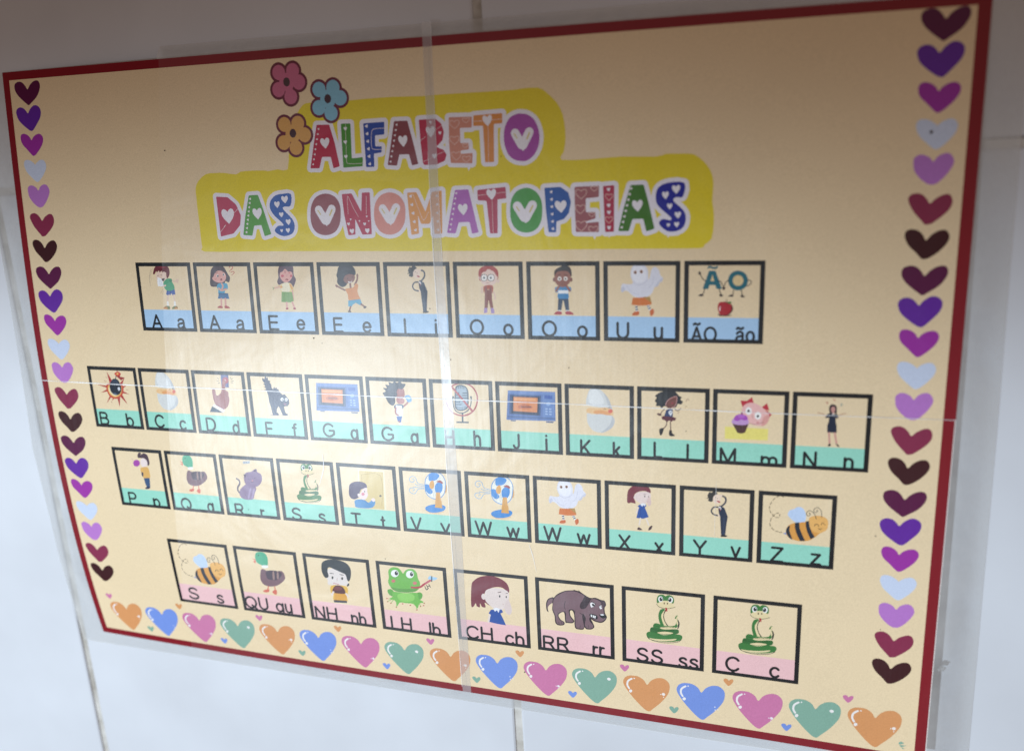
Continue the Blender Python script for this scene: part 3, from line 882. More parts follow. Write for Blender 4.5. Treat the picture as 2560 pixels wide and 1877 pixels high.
(2, 8): ('shushing_girl', '''
s 7a2c3a 260 247 265 127 293 73 348 33 438 23 499 44 527 86 520 123 465 98 396 110 348 143 341 196 357 257 306 251 285 260
s e8d4cc 341 166 383 119 465 105 523 120 527 182 506 213 479 245 424 257 375 231 348 203
s e8d4cc 334 182 348 163 358 192 344 205
s e0c4bc 486 215 499 176 520 167 536 240 513 279 493 259
s 2a2428 466 161 465 169 461 172 457 169 455 162 457 155 461 151 465 154
s 2a2428 508 164 506 169 503 172 501 170 499 165 501 159 503 157 506 159
l21 4a2a2e 445 141 472 133
l21 c89a90 479 222 495 229
l79 ecdcd0 382 312 368 373
p 1f4fa0 407 265 438 278 476 260 479 282 462 298 482 349 506 414 444 439 365 436 385 342 396 303 377 290
p eef0f4 407 262 431 290 444 270 465 283 472 253 438 248
l22 163a80 417 309 403 430
l79 eee0d4 412 437 398 521
l79 eee0d4 476 432 506 512
s 4a3034 374 576 389 549 416 562 432 579 395 585
s 4a3034 500 573 520 529 548 516 541 551 520 574
'''),
(2, 10): ('bee', '''
l40 6e5c40 263 57 231 42
l40 6e5c40 214 49 187 63
l40 6e5c40 172 75 151 101
l40 6e5c40 141 120 127 152
l40 6e5c40 120 174 119 203
l40 6e5c40 122 224 136 251
l40 6e5c40 149 265 177 294
l40 6e5c40 190 301 219 299
l40 6e5c40 231 286 232 261
l40 6e5c40 219 247 194 254
l40 6e5c40 179 265 157 293
l40 6e5c40 145 311 132 352
l41 6e5c40 127 374 136 409
l41 6e5c40 147 426 176 452
l41 6e5c40 192 462 221 468
l41 6e5c40 235 473 260 473
p 8a9ac8 269 484 304 469 307 498
s c4d8f4 314 258 331 207 374 189 411 161 461 168 492 215 503 278 487 336 450 350 400 343 348 305
s e2a04a 301 459 314 401 363 358 437 340 524 319 540 275 595 249 669 250 720 281 733 343 714 408 654 449 607 496 546 542 459 559 364 544 318 508
s f0b868 530 318 547 277 595 253 670 257 720 288 730 357 702 416 642 447 578 427 545 381
s 1d2836 301 459 312 411 341 384 338 449 370 544 329 519
p 1d2836 390 347 435 338 443 411 475 487 506 551 453 558 411 471 392 401
p 1d2836 501 323 533 312 545 381 569 443 604 499 560 526 523 447 504 377
l33 2a2a2e 607 283 588 228 543 193 509 214 508 246 533 254 545 229 529 222
l33 2a2a2e 661 262 657 195 621 153 585 165 580 198 603 210 617 187 604 178
l33 3a2c20 595 372 602 347 622 346 640 365
l33 3a2c20 659 349 671 327 688 330 699 346
l33 3a2c20 636 391 652 404 670 391
'''),
(3, 2): ('boy_eating_chocolate', '''
s e8ddd6 302 308 347 213 439 181 544 191 617 236 622 343 635 378 586 420 513 437 406 441 347 412 328 359
s 232a30 264 168 290 103 385 57 526 51 636 83 688 157 682 264 647 349 618 325 606 255 539 227 439 188 370 174 345 231 352 311 299 336 261 258
s 232a30 615 398 644 377 636 414 605 432
l45 2a2420 376 260 429 261
l45 2a2420 521 261 573 266
s 2a2420 421 321 415 337 404 345 395 340 393 325 399 309 410 301 419 306
s 2a2420 563 318 557 333 546 341 537 336 535 321 541 305 552 297 561 303
l36 c09a90 478 324 465 365
l45 c46a78 411 404 489 413
s e8ddd6 323 396 351 384 358 429 335 440
s e8b84a 358 465 425 430 585 429 612 489 584 602 582 657 384 673 389 571 355 557
s 5a2a30 378 518 423 448 479 429 546 451 571 534 498 554 392 549
s 7a3c40 397 506 440 455 494 449 530 472 487 504
p e0a030 405 555 583 551 578 649 391 660
l137 ecdcd4 365 583 393 538
l136 ecdcd4 601 582 579 544
p 23262c 380 661 578 650 573 686 381 698
'''),
(3, 3): ('frog_catching_fly', '''
s 6fb848 165 142 191 95 245 68 311 73 349 112 372 145 409 97 462 69 528 72 565 123 572 192 595 250 584 321 526 380 405 412 270 411 181 368 149 293 167 220
s 5a9a3c 176 364 257 372 410 364 546 337 585 312 525 386 370 422 236 415
s 5fa840 131 410 178 392 217 426 227 496 168 495 132 458
s 5fa840 521 428 575 392 614 414 605 468 564 508 523 504
s 72bc4a 200 428 370 429 540 405 557 491 621 527 559 562 527 633 474 576 372 576 287 578 239 638 221 560 137 543 193 500
s 8fd060 265 465 370 429 487 438 488 517 374 558 275 535
s f6f6f2 311 152 291 191 251 211 214 199 201 164 221 124 261 105 298 116
s f6f6f2 522 142 502 182 462 202 424 191 411 154 431 114 471 94 509 105
s 1c2424 302 149 293 172 275 183 260 176 255 154 264 131 282 120 298 127
s 1c2424 514 139 505 162 488 173 472 166 467 145 476 121 493 110 509 118
s f6f6f2 295 136 293 142 288 145 283 143 282 137 284 131 289 128 294 130
s f6f6f2 505 126 503 133 498 136 493 134 492 128 494 122 499 118 504 120
s d0706c 252 267 242 284 222 293 204 288 197 273 207 256 227 247 246 251
s d0706c 551 264 541 281 520 290 501 285 494 270 504 253 524 244 544 248
l129 b83a48 471 334 581 321 652 266 740 204
l128 c86470 670 253 758 188
s a8d0ea 709 185 746 134 778 186
s a8d0ea 769 149 842 161 776 200
l76 3a5a60 765 144 759 214
l27 a83a3c 107 538 137 543
s b83a3c 117 539 113 545 106 549 99 547 96 541 100 534 108 531 115 533
s b83a3c 122 585 119 592 111 595 104 593 102 587 105 580 113 577 120 579
s b83a3c 167 602 163 609 155 613 148 611 146 605 150 598 157 595 165 596
s b83a3c 239 653 235 660 227 663 220 662 218 655 222 649 229 645 236 647
s b83a3c 334 590 330 597 322 601 315 599 313 593 317 586 324 582 331 584
s b83a3c 440 598 436 605 429 609 422 607 419 601 423 594 430 591 437 592
s b83a3c 527 655 524 662 516 665 509 664 507 658 510 651 518 647 525 649
s b83a3c 583 598 579 605 572 608 565 606 562 600 566 594 573 590 580 592
s b83a3c 638 543 634 550 627 553 620 551 618 545 621 539 629 535 636 537
s b83a3c 626 580 623 587 615 590 608 588 606 582 610 576 617 572 624 574
l35 6fb848 112 582 171 548
l35 6fb848 157 600 196 554
l44 6fb848 229 649 249 583
l44 6fb848 518 649 517 567
l35 6fb848 628 544 562 535
l35 6fb848 573 596 552 545
l51 2a2c2e 658 295 675 345 701 319
l51 2a2c2e 681 275 705 324
l51 2a2c2e 715 262 735 303
l43 2a2c2e 692 299 727 278
'''),
(3, 4): ('shushing_girl', '''
s 7a2c3a 209 499 231 212 267 140 351 77 479 46 603 66 694 125 724 206 710 258 643 198 549 196 452 238 397 303 381 365 472 431 454 468 393 432 401 497 353 498 328 449 324 507 284 498 271 456 244 503
s e8d8d0 398 346 419 258 517 213 642 212 715 257 704 377 662 433 626 506 539 517 470 474 410 413
s e8d8d0 353 343 381 305 401 346 392 390 364 384
s e2cfc8 644 469 689 362 713 359 745 491 718 563 671 552
l41 5a3034 576 270 616 255
l33 5a3034 678 270 702 262
s 2a2428 605 318 602 330 595 336 588 332 586 320 590 308 597 302 603 306
s 2a2428 688 318 686 329 680 334 674 330 673 320 675 309 681 303 687 307
l25 c09890 639 419 630 437
l125 ecdcd0 450 598 424 706
p 1f4fa0 467 526 539 509 611 505 628 540 592 562 627 644 656 723 535 717 437 704 462 596 435 579
p eef0f4 497 505 521 545 547 520 568 556 587 497 541 486
'''),
(3, 5): ('growling_dog', '''
s 2c1c24 128 342 158 277 220 248 227 256 274 200 374 143 479 124 464 112 509 124 541 128 536 114 568 141 670 202 744 194 809 215 853 221 871 276 852 319 858 392 879 438 853 494 804 527 723 516 686 493 714 559 721 600 683 633 623 638 601 616 585 647 533 654 480 632 477 474 456 406 426 414 432 480 475 541 452 577 391 582 361 573 350 440 280 482 304 546 349 574 344 617 275 631 235 598 229 506 202 425 209 332 170 362 146 407 155 462 130 434
s 7c5f66 141 341 165 288 212 266 202 333 167 359 141 408
s 7c5f66 217 323 235 263 282 213 373 156 479 137 552 154 611 193 580 262 548 332 577 365 622 347 668 268 699 215 787 229 830 297 843 394 866 440 842 484 800 511 730 499 672 468 663 516 704 569 706 602 676 621 628 621 605 574 619 489 583 427 577 494 594 592 586 630 537 641 493 622 488 472 469 392 411 402 421 489 460 543 444 565 399 568 374 554 365 430 270 470 289 548 334 576 333 607 280 617 248 588 242 504 214 424
s 3c2c34 611 196 670 202 657 269 625 339 592 366 551 356 556 298 583 254
s 4a3640 795 223 849 230 863 277 844 320 827 314 823 257
s f4f2f0 676 283 701 261 728 269 734 309 709 320 689 331
s 14161c 698 284 716 278 734 296 730 313 705 309
s f4f2f0 789 299 812 291 818 331 797 337
s 14161c 798 304 812 302 815 318
l47 14161c 691 249 742 278
l39 14161c 823 265 789 299
s 14161c 784 421 821 400 865 415 866 443 830 464 805 451
s e8e8ea 796 416 821 403 846 413 821 426
s 14161c 673 419 754 430 760 483 694 475 668 449
p f2f2f0 680 428 698 432 697 465 682 457
p f2f2f0 707 434 724 438 721 469 706 467
p f2f2f0 727 438 745 442 735 477 724 472
l31 2c1c24 701 491 752 517 812 513
l32 2c1c24 486 406 478 482
l32 2c1c24 578 444 546 423
l32 2c1c24 370 288 355 356 366 396
l24 2c1c24 277 584 284 613
l24 2c1c24 312 579 317 604
l24 2c1c24 549 598 541 636
l24 2c1c24 654 580 649 618
'''),
(3, 6): ('snake', '''
s 3a7a38 415 114 439 68 488 58 514 75 542 56 586 62 612 98 608 154 559 176 468 187 418 177
s ecd9a8 418 185 461 148 517 133 573 142 622 200 573 229 517 244 454 228 421 208
l30 2c3a22 411 189 440 222 510 237 573 226 626 204
s f6f6f0 486 116 478 144 458 158 438 149 430 123 438 95 458 82 477 91
s f6f6f0 601 112 593 140 573 153 553 145 545 119 553 91 572 78 592 86
s 10141c 482 117 476 137 463 146 450 140 445 121 450 102 463 92 476 99
s 10141c 584 114 579 134 566 143 553 137 547 119 553 99 565 90 578 96
s f6f6f0 475 107 473 113 469 115 465 114 463 108 465 102 469 100 473 101
s f6f6f0 564 104 563 110 559 112 555 111 553 105 555 100 559 97 563 99
s 5c4a2c 507 169 505 180 500 184 495 181 493 171 495 161 500 156 505 159
s 5c4a2c 544 166 542 176 537 180 532 177 530 168 532 159 536 155 541 158
p b02830 512 224 534 226 538 278 526 264 515 284
s 3a7a38 433 327 454 260 496 242 506 257 475 321 473 386 497 455 464 464 440 406
s ecd9a8 468 322 506 257 517 260 492 335 507 405 539 457 501 459 473 386
s 1a2a22 506 262 517 260 498 334 515 409 546 457 532 458 501 398 489 336
s 3a7a38 376 463 412 442 504 462 624 446 642 364 623 350 641 313 661 314 653 354 666 409 645 472 561 503 447 515 376 504
s ecd9a8 647 323 661 317 650 360 664 412 653 442 642 396 639 356
s 10141c 658 362 680 407 673 464 654 487 664 425
s ecd9a8 450 498 518 476 603 468 631 477 561 506 490 516
s 2f6a30 333 542 348 507 390 502 504 514 617 495 666 497 671 536 632 561 504 583 390 583 340 573
s ecd9a8 419 568 504 543 603 546 575 566 476 579
s 3a7a38 290 605 319 568 376 569 490 590 618 563 695 562 714 595 682 640 562 673 419 682 319 666
s ecd9a8 319 653 391 656 533 644 646 620 604 651 462 676 362 673
l31 10141c 302 639 362 680 505 692 647 666 700 629
l23 1c4420 355 531 476 539 617 511
l23 1c4420 383 478 490 488 617 471
'''),
}
REUSE = {(1, 7): (1, 4), (1, 8): (1, 1), (2, 3): (3, 6), (2, 6): (2, 5), (2, 7): (0, 7), (2, 9): (0, 4), (3, 0): (2, 10), (3, 1): (2, 1), (3, 7): (3, 6)}
LETTERS = {(0, 0): (('A', 7.17, 15.34, 32.84), ('a', 26.46, 32.82, 35.11)),
(0, 1): (('A', 7.4, 15.36, 32.62), ('a', 26.74, 33.07, 35.15)),
(0, 2): (('E', 6.87, 14.21, 32.13), ('e', 26.07, 32.27, 34.24)),
(0, 3): (('E', 7.94, 14.69, 32.74), ('e', 27.05, 33.11, 35.0)),
(0, 4): (('I', 10.79, 12.17, 32.68), ('i', 30.17, 31.44, 32.89)),
(0, 5): (('O', 8.42, 17.16, 32.52), ('o', 28.36, 34.65, 34.89)),
(0, 6): (('O', 7.91, 16.72, 32.66), ('o', 28.0, 34.19, 35.23)),
(0, 7): (('U', 6.89, 14.05, 32.87), ('u', 27.01, 32.33, 35.23)),
(0, 8): (('ÃO', 4.01, 17.35, 32.56), ('ão', 26.91, 37.04, 34.51)),
(1, 0): (('B', 3.93, 11.53, 31.63), ('b', 25.53, 31.76, 31.59)),
(1, 1): (('C', 7.5, 15.2, 31.23), ('c', 26.65, 32.13, 34.23)),
(1, 2): (('D', 6.36, 13.92, 31.29), ('d', 25.81, 31.41, 31.99)),
(1, 3): (('F', 9.25, 15.14, 31.96), ('f', 28.52, 31.97, 32.0)),
(1, 4): (('G', 8.89, 17.46, 30.62), ('g', 27.9, 33.35, 33.42)),
(1, 5): (('G', 7.72, 16.17, 30.94), ('g', 26.87, 32.16, 33.89)),
(1, 6): (('H', 8.07, 14.23, 30.79), ('h', 26.02, 30.93, 30.42)),
(1, 7): (('J', 9.23, 13.65, 31.04), ('j', 28.26, 29.63, 30.7)),
(1, 8): (('K', 8.31, 14.85, 32.32), ('k', 27.14, 31.83, 32.79)),
(1, 9): (('L', 9.18, 14.2, 31.51), ('l', 27.35, 28.47, 31.74)),
(1, 10): (('M', 4.11, 12.97, 32.76), ('m', 25.72, 34.68, 36.21)),
(1, 11): (('N', 6.43, 13.57, 32.21), ('n', 26.82, 32.06, 34.58)),
(2, 0): (('P', 6.74, 13.65, 32.64), ('p', 26.76, 32.63, 35.55)),
(2, 1): (('Q', 6.73, 15.58, 33.27), ('q', 27.55, 33.04, 35.23)),
(2, 2): (('R', 6.52, 14.03, 33.95), ('r', 25.76, 29.27, 36.51)),
(2, 3): (('S', 6.57, 14.0, 33.25), ('s', 25.89, 31.34, 35.8)),
(2, 4): (('T', 6.57, 14.01, 33.31), ('t', 27.39, 30.33, 33.99)),
(2, 5): (('V', 5.07, 12.76, 32.63), ('v', 24.82, 31.63, 35.14)),
(2, 6): (('W', 4.77, 16.05, 31.53), ('w', 24.86, 33.49, 33.88)),
(2, 7): (('W', 5.36, 16.64, 31.33), ('w', 25.55, 34.05, 34.18)),
(2, 8): (('X', 7.63, 14.98, 32.76), ('x', 28.46, 33.99, 35.79)),
(2, 9): (('Y', 7.61, 15.6, 31.99), ('y', 28.37, 34.22, 34.22)),
(2, 10): (('Z', 7.07, 14.61, 32.42), ('z', 28.16, 34.28, 34.43)),
(3, 0): (('S', 8.46, 17.56, 37.39), ('s', 31.72, 37.85, 40.47)),
(3, 1): (('QU', 1.7, 20.44, 38.11), ('qu', 26.09, 39.11, 40.58)),
(3, 2): (('NH', 3.39, 20.28, 38.9), ('nh', 30.12, 41.43, 39.92)),
(3, 3): (('LH', 6.11, 21.21, 39.58), ('lh', 33.17, 41.25, 40.66)),
(3, 4): (('CH', 5.48, 23.74, 39.04), ('ch', 31.5, 44.41, 39.63)),
(3, 5): (('RR', 3.26, 20.35, 39.69), ('rr', 34.54, 42.44, 42.44)),
(3, 6): (('SS', 8.51, 24.6, 39.66), ('ss', 33.34, 45.32, 42.56)),
(3, 7): (('Ç', 7.38, 15.7, 37.97), ('ç', 32.05, 38.03, 41.21))}
CLOUD = '3663 1334 3802 1338 3834 1346 3965 1329 4097 1333 4131 1102 4161 940 4203 821 4284 704 4354 628 4441 606 4688 603 4961 607 5141 601 5480 598 5839 609 5982 604 6427 603 6854 602 6935 595 7140 594 7237 654 7339 756 7402 881 7425 1041 7423 1165 7402 1263 7378 1339 7694 1342 8014 1328 8377 1341 8476 1317 8635 1321 8757 1331 8854 1400 8929 1499 8961 1620 8953 1801 8967 1887 8973 2010 8955 2183 8882 2247 8846 2282 8522 2284 8140 2284 7723 2283 7214 2287 6801 2289 6357 2292 5478 2289 4552 2283 3608 2281 3380 2282 2847 2281 2822 2226 2815 2137 2812 1914 2806 1768 2806 1623 2808 1515 2859 1430 2971 1355 3109 1345 3228 1348 3393 1370 3455 1341 3580 1334'
TITLE = [
('A', 'b81440', '4514 852 4676 856 4729 1057 4775 1321 4692 1341 4668 1213 4555 1209 4513 1335 4396 1332 4464 1047', 'h 4606 1059 117 120;dots 4537 900 4436 1289 8 23'),
('L', '408a18', '4822 853 4943 855 4933 1239 5072 1228 5063 1330 4818 1338', 'l21 4879 865 4869 1130 4864 1263 4895 1296 5062 1297;h 4875 911 42 40;h 4864 1057 43 40;h 4860 1217 43 40'),
('F', '0c3c9c', '5101 862 5361 857 5352 994 5238 999 5233 1117 5314 1120 5307 1186 5212 1196 5207 1341 5105 1341', 'l28 5357 926 5245 927 5199 958 5188 1115 5215 1149 5312 1153;dots 5142 896 5155 1309 6 36'),
('A', '84323a', '5479 856 5639 858 5697 1096 5745 1326 5669 1341 5639 1218 5522 1217 5485 1337 5372 1327 5428 1085', 'h 5575 1075 111 125;dots 5510 897 5411 1292 8 25'),
('B', 'b81440', '5776 854 5969 853 6037 905 6065 995 6043 1084 5968 1152 6052 1187 6085 1240 6060 1304 5958 1340 5814 1341 5801 1321 5784 1099', 'h 5909 991 107 122;h 5914 890 31 33;h 6018 1006 34 36;h 5941 1251 54 57;l20 5788 1076 5845 1037;l20 5977 966 6058 918;l21 5809 1302 5912 1266;l20 5971 1236 6051 1207'),
('E', 'd08872', '6128 845 6394 852 6389 965 6253 963 6250 1124 6346 1122 6348 1192 6249 1201 6255 1236 6388 1232 6380 1341 6130 1330 6119 1113', 'v 6191 924 112 89;v 6184 1090 112 89;v 6197 1257 113 90;v 6326 886 83 50;v 6315 1294 98 64;v 6307 1152 70 45'),
('T', 'dc8c40', '6411 840 6739 831 6736 936 6641 938 6630 1336 6527 1335 6517 952 6406 949', 'h 6569 901 109 115;l20 6576 957 6567 1328;l20 6415 903 6515 901;l20 6622 896 6733 893'),
('O', 'a84aa6', '6748 1082 6765 975 6819 884 6901 847 6954 847 7014 858 7086 909 7130 998 7145 1099 7125 1203 7070 1288 6995 1334 6941 1337 6873 1324 6807 1279 6762 1189', 'H 6952 1116 235 231'),
('D', 'be4462', '3087 1622 3248 1633 3356 1721 3410 1851 3389 1965 3285 2065 3102 2100 3097 1918', 'h 3231 1859 178 180;l24 3099 2049 3186 1963 3158 1984;l23 3311 1827 3385 1764'),
('A', '549e3c', '3543 1618 3668 1614 3725 1785 3806 2078 3713 2102 3682 1969 3581 1975 3544 2094 3419 2084 3472 1852', 'h 3640 1836 129 135;dots 3560 1661 3469 2053 9 28'),
('S', '2a5cac', '4113 1617 4096 1750 4014 1759 3995 1790 4105 1904 4130 1990 4090 2074 3973 2104 3886 2072 3857 2029 3911 1980 3977 1980 3964 1945 3866 1858 3817 1772 3833 1688 3905 1627 4003 1611', 'h 4025 1678 89 87;h 3917 1735 73 77;h 3963 1853 59 59;h 4049 1940 65 68;h 3950 2040 36 40;h 4035 2038 55 57'),
('O', '9a5a62', '4351 1855 4376 1741 4447 1653 4568 1621 4682 1658 4740 1749 4744 1862 4719 1977 4649 2066 4528 2100 4412 2064 4356 1972', 'H 4545 1877 252 229'),
('N', 'bc3a58', '4774 1633 4901 1627 5008 1836 5031 1622 5130 1619 5126 1852 5124 2093 5004 2098 4925 1918 4915 2095 4826 2103 4789 1874', 'l22 4840 1861 4845 1655 4905 1780 4966 1891;l22 5082 1661 5070 1865;h 4873 2058 56 58;h 5069 2055 55 58;h 4836 1974 34 36;h 5041 1977 34 36;h 4866 1922 19 22;h 4977 1942 18 22;h 5073 1892 21 22;h 5095 1944 15 19'),
('O', 'e0968a', '5167 1856 5190 1745 5263 1658 5378 1627 5487 1664 5549 1752 5557 1863 5535 1975 5462 2069 5347 2102 5236 2067 5174 1970', 'H 5360 1878 248 231'),
('M', 'e6a25c', '5590 1635 5703 1633 5800 1851 5892 1633 6008 1623 6001 1855 5991 2096 5896 2102 5889 1893 5844 1986 5741 1985 5707 1890 5710 2093 5616 2108 5600 1888', 'dots 5634 1678 5671 2056 5 36;l21 5658 1654 5721 1823 5773 1945 5837 1852;dots 5948 1681 5943 2055 5 30'),
('A', 'b468bc', '6166 1620 6322 1618 6363 1809 6422 2088 6344 2103 6321 1973 6192 1975 6150 2098 6047 2090 6096 1883', 'h 6249 1836 114 126;dots 6179 1658 6088 2054 8 25'),
('T', 'b8405c', '6425 1627 6751 1603 6755 1726 6654 1734 6644 2101 6556 2103 6528 1747 6426 1738', 'h 6586 1680 111 119;l20 6593 1748 6591 2097;l20 6428 1686 6530 1679;l20 6642 1669 6749 1659'),
('O', '4ea04c', '6795 1854 6812 1740 6877 1651 6984 1618 7087 1657 7146 1748 7157 1861 7140 1980 7077 2068 6970 2099 6864 2065 6805 1975', 'H 6960 1882 253 227'),
('P', '2458a6', '7186 1624 7363 1619 7448 1679 7476 1781 7451 1895 7396 1958 7313 1983 7306 2099 7221 2098 7197 1852', 'h 7363 1827 131 130;dots 7262 1671 7273 2062 6 31'),
('E', 'a05a60', '7517 1623 7782 1618 7778 1735 7637 1746 7636 1892 7740 1890 7740 1958 7637 1988 7637 2003 7776 1994 7775 2103 7524 2099 7517 1858', 'v 7588 1701 118 101;v 7577 1859 112 95;v 7584 2038 126 109;v 7730 1648 78 50;v 7715 2079 105 77;v 7701 1919 65 45'),
('I', 'b02044', '7823 1623 7943 1616 7940 1866 7937 2101 7843 2104 7832 1864', 'h 7882 1661 36 37;v 7886 1740 77 69;h 7882 1826 39 40;h 7885 1899 39 40;v 7885 1977 78 70;h 7885 2059 39 41'),
('A', '3a7414', '8115 1621 8251 1618 8305 1812 8367 2075 8281 2103 8248 1970 8134 1971 8095 2097 7983 2095 8038 1868', 'h 8187 1836 112 122;dots 8121 1658 8022 2058 8 28'),
('S', '0a1494', '8670 1614 8655 1752 8585 1756 8561 1793 8655 1881 8689 1956 8669 2055 8595 2103 8495 2100 8413 2026 8450 1976 8525 1990 8538 1965 8468 1902 8393 1826 8377 1739 8404 1653 8503 1607', 'h 8587 1677 84 88;h 8477 1735 68 79;h 8522 1848 55 62;h 8607 1939 65 69;h 8510 2040 35 40;h 8596 2037 52 55'),
]
DRIPS = ['6312 1364 6361 1372 6335 1423', '7705 2130 7751 2133 7727 2182', '7875 2132 7897 2132 7885 2171', '8493 2127 8527 2134 8508 2175', '8596 2126 8618 2129 8608 2156']
FLOWERS = [
('pink_flower','c86a8a','6a1530','4075 256 4256 248 4324 375 4209 527 4058 442 4173 364'),
('blue_flower','86c0d8','6a1230','4576 469 4753 459 4835 574 4709 733 4560 667 4683 575'),
('yellow_flower','dca65a','6a1530','4099 829 4274 824 4352 955 4227 1092 4073 1031 4205 931'),
]
HEART_SHAPES = {
'plum': '-211 -69 -197 -124 -133 -147 -74 -133 -30 -89 2 -47 45 -95 112 -138 181 -143 211 -94 195 -26 137 53 37 123 -6 147 -45 123 -132 54 -189 -9',
'purple': '-203 -70 -184 -120 -131 -141 -77 -129 -40 -97 -8 -63 30 -110 97 -154 156 -148 196 -111 203 -57 178 7 113 82 47 148 6 154 -37 131 -112 75 -175 11',
'magenta': '-184 -77 -169 -127 -128 -141 -73 -127 -29 -92 -6 -55 24 -90 81 -123 146 -127 184 -85 176 -22 128 46 50 118 4 141 -27 126 -97 56 -161 -8',
'white': '-181 -69 -166 -128 -113 -141 -58 -125 -14 -95 5 -76 28 -99 85 -130 144 -131 181 -81 170 -16 121 54 54 119 13 141 -23 128 -81 77 -146 13',
'orchid': '-176 -60 -170 -110 -126 -139 -73 -131 -31 -106 0 -71 32 -114 87 -144 139 -140 176 -90 175 -35 123 54 48 131 -9 144 -56 126 -118 72 -163 8',
'raspberry': '-196 -76 -187 -129 -131 -151 -73 -135 -30 -91 -1 -51 44 -95 121 -135 172 -127 196 -70 181 -5 124 63 37 134 15 146 -31 151 -55 126 -143 26',
'dark_brown': '-201 -75 -189 -129 -138 -146 -79 -129 -35 -86 -7 -37 39 -90 105 -130 168 -131 201 -74 183 -7 120 70 43 129 -2 146 -37 141 -88 84 -163 9',
}
BIG_HEART = '-282 -119 -264 -183 -221 -217 -180 -229 -97 -227 -28 -185 9 -127 55 -191 123 -238 205 -247 266 -202 282 -133 260 -34 178 93 82 200 30 247 -43 206 -168 73 -251 -43'
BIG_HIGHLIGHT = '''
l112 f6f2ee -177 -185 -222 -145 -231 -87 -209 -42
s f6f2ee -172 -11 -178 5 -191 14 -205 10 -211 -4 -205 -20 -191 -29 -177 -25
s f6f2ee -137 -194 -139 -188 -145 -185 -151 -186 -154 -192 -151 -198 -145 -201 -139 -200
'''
SMALL_HEART = '-56 -32 -34 -48 -7 -40 3 -22 21 -42 49 -48 56 -21 34 18 2 48 -28 21 -49 -4'
SPECKS = [(120.7, 52.9, 0.45), (213.0, 166.5, 0.5), (218.4, 169.6, 0.25), (371.0, 180.2, 0.35), (248.0, 310.1, 0.35), (151.9, 283.9, 0.35), (337.1, 380.9, 0.5), (335.5, 63.9, 0.3), (289.6, 147.6, 0.4), (542.1, 322.1, 0.3), (548.5, 60.4, 0.9), (536.3, 267.5, 0.35), (436.0, 214.1, 0.3), (300.8, 177.4, 0.35)]

# ------------------------------------------------------------------ tiled wall
def tile_material():
    m = bpy.data.materials.new('white_glazed_tile'); m.use_nodes = True
    nt = m.node_tree; p = nt.nodes['Principled BSDF']; L = nt.links.new
    tc = N(nt, 'ShaderNodeNewGeometry')
    n = N(nt, 'ShaderNodeTexNoise'); n.inputs['Scale'].default_value = 7; n.inputs['Detail'].default_value = 4
    L(tc.outputs['Position'], n.inputs['Vector'])
    cr = N(nt, 'ShaderNodeValToRGB')
    cr.color_ramp.elements[0].position = .3; cr.color_ramp.elements[0].color = rgb('ced1d6')
    cr.color_ramp.elements[1].position = .7; cr.color_ramp.elements[1].color = rgb('dde1e7')
    L(n.outputs['Fac'], cr.inputs[0]); L(cr.outputs[0], p.inputs['Base Color'])
    p.inputs['Roughness'].default_value = .42
    n2 = N(nt, 'ShaderNodeTexNoise'); n2.inputs['Scale'].default_value = 11; n2.inputs['Detail'].default_value = 2
    L(tc.outputs['Position'], n2.inputs['Vector'])
    b = N(nt, 'ShaderNodeBump'); b.inputs['Strength'].default_value = 1; b.inputs['Distance'].default_value = .0020
    L(n2.outputs['Fac'], b.inputs['Height']); L(b.outputs[0], p.inputs['Normal'])
    return m
def grout_material():
    m = bpy.data.materials.new('stained_grout'); m.use_nodes = True
    nt = m.node_tree; p = nt.nodes['Principled BSDF']; L = nt.links.new
    tc = N(nt, 'ShaderNodeNewGeometry')
    n = N(nt, 'ShaderNodeTexNoise'); n.inputs['Scale'].default_value = 60; n.inputs['Detail'].default_value = 6
    L(tc.outputs['Position'], n.inputs['Vector'])
    cr = N(nt, 'ShaderNodeValToRGB')
    cr.color_ramp.elements[0].position = .38; cr.color_ramp.elements[0].color = rgb('a8a297')
    cr.color_ramp.elements[1].position = .62; cr.color_ramp.elements[1].color = rgb('d6d3cc')
    L(n.outputs['Fac'], cr.inputs[0]); L(cr.outputs[0], p.inputs['Base Color'])
    p.inputs['Roughness'].default_value = .9
    b = N(nt, 'ShaderNodeBump'); b.inputs['Distance'].default_value = .0008
    L(n.outputs['Fac'], b.inputs['Height']); L(b.outputs[0], p.inputs['Normal'])
    return m
TILE, GROUT = tile_material(), grout_material()
# wall axes: the poster hangs 0.7 degrees askew of the tiles
ang = math.radians(-0.74)
def wall_point(u, v, out=0.0):      # u along the courses, v down, out towards the room; u=v=0 at the joint crossing behind the poster
    x0, y0 = 323.9, 69.8
    x = x0 + u * math.cos(ang) - v * math.sin(ang)
    y = y0 + u * math.sin(ang) + v * math.cos(ang)
    return world(x, y, wall_z(x, y) - out)
TW, TH, GAP = 349.5, 521.0, 4.6
wall_me = bpy.data.meshes.new('wall')
u0, u1, v0, v1 = -3 * TW, 3 * TW, -2 * TH, 2 * TH
front = [wall_point(*p, -1.3) for p in ((u0, v0), (u1, v0), (u1, v1), (u0, v1))]
back = [wall_point(*p, -60) for p in ((u0, v0), (u1, v0), (u1, v1), (u0, v1))]
wall_me.from_pydata(front + back, [], [(0, 3, 2, 1), (4, 5, 6, 7), (0, 1, 5, 4), (1, 2, 6, 5), (2, 3, 7, 6), (3, 0, 4, 7)])
wall_me.materials.append(GROUT)
wall = tag(link('wall', wall_me), 'white tiled wall with narrow stained grout joints behind the poster', kind='structure')
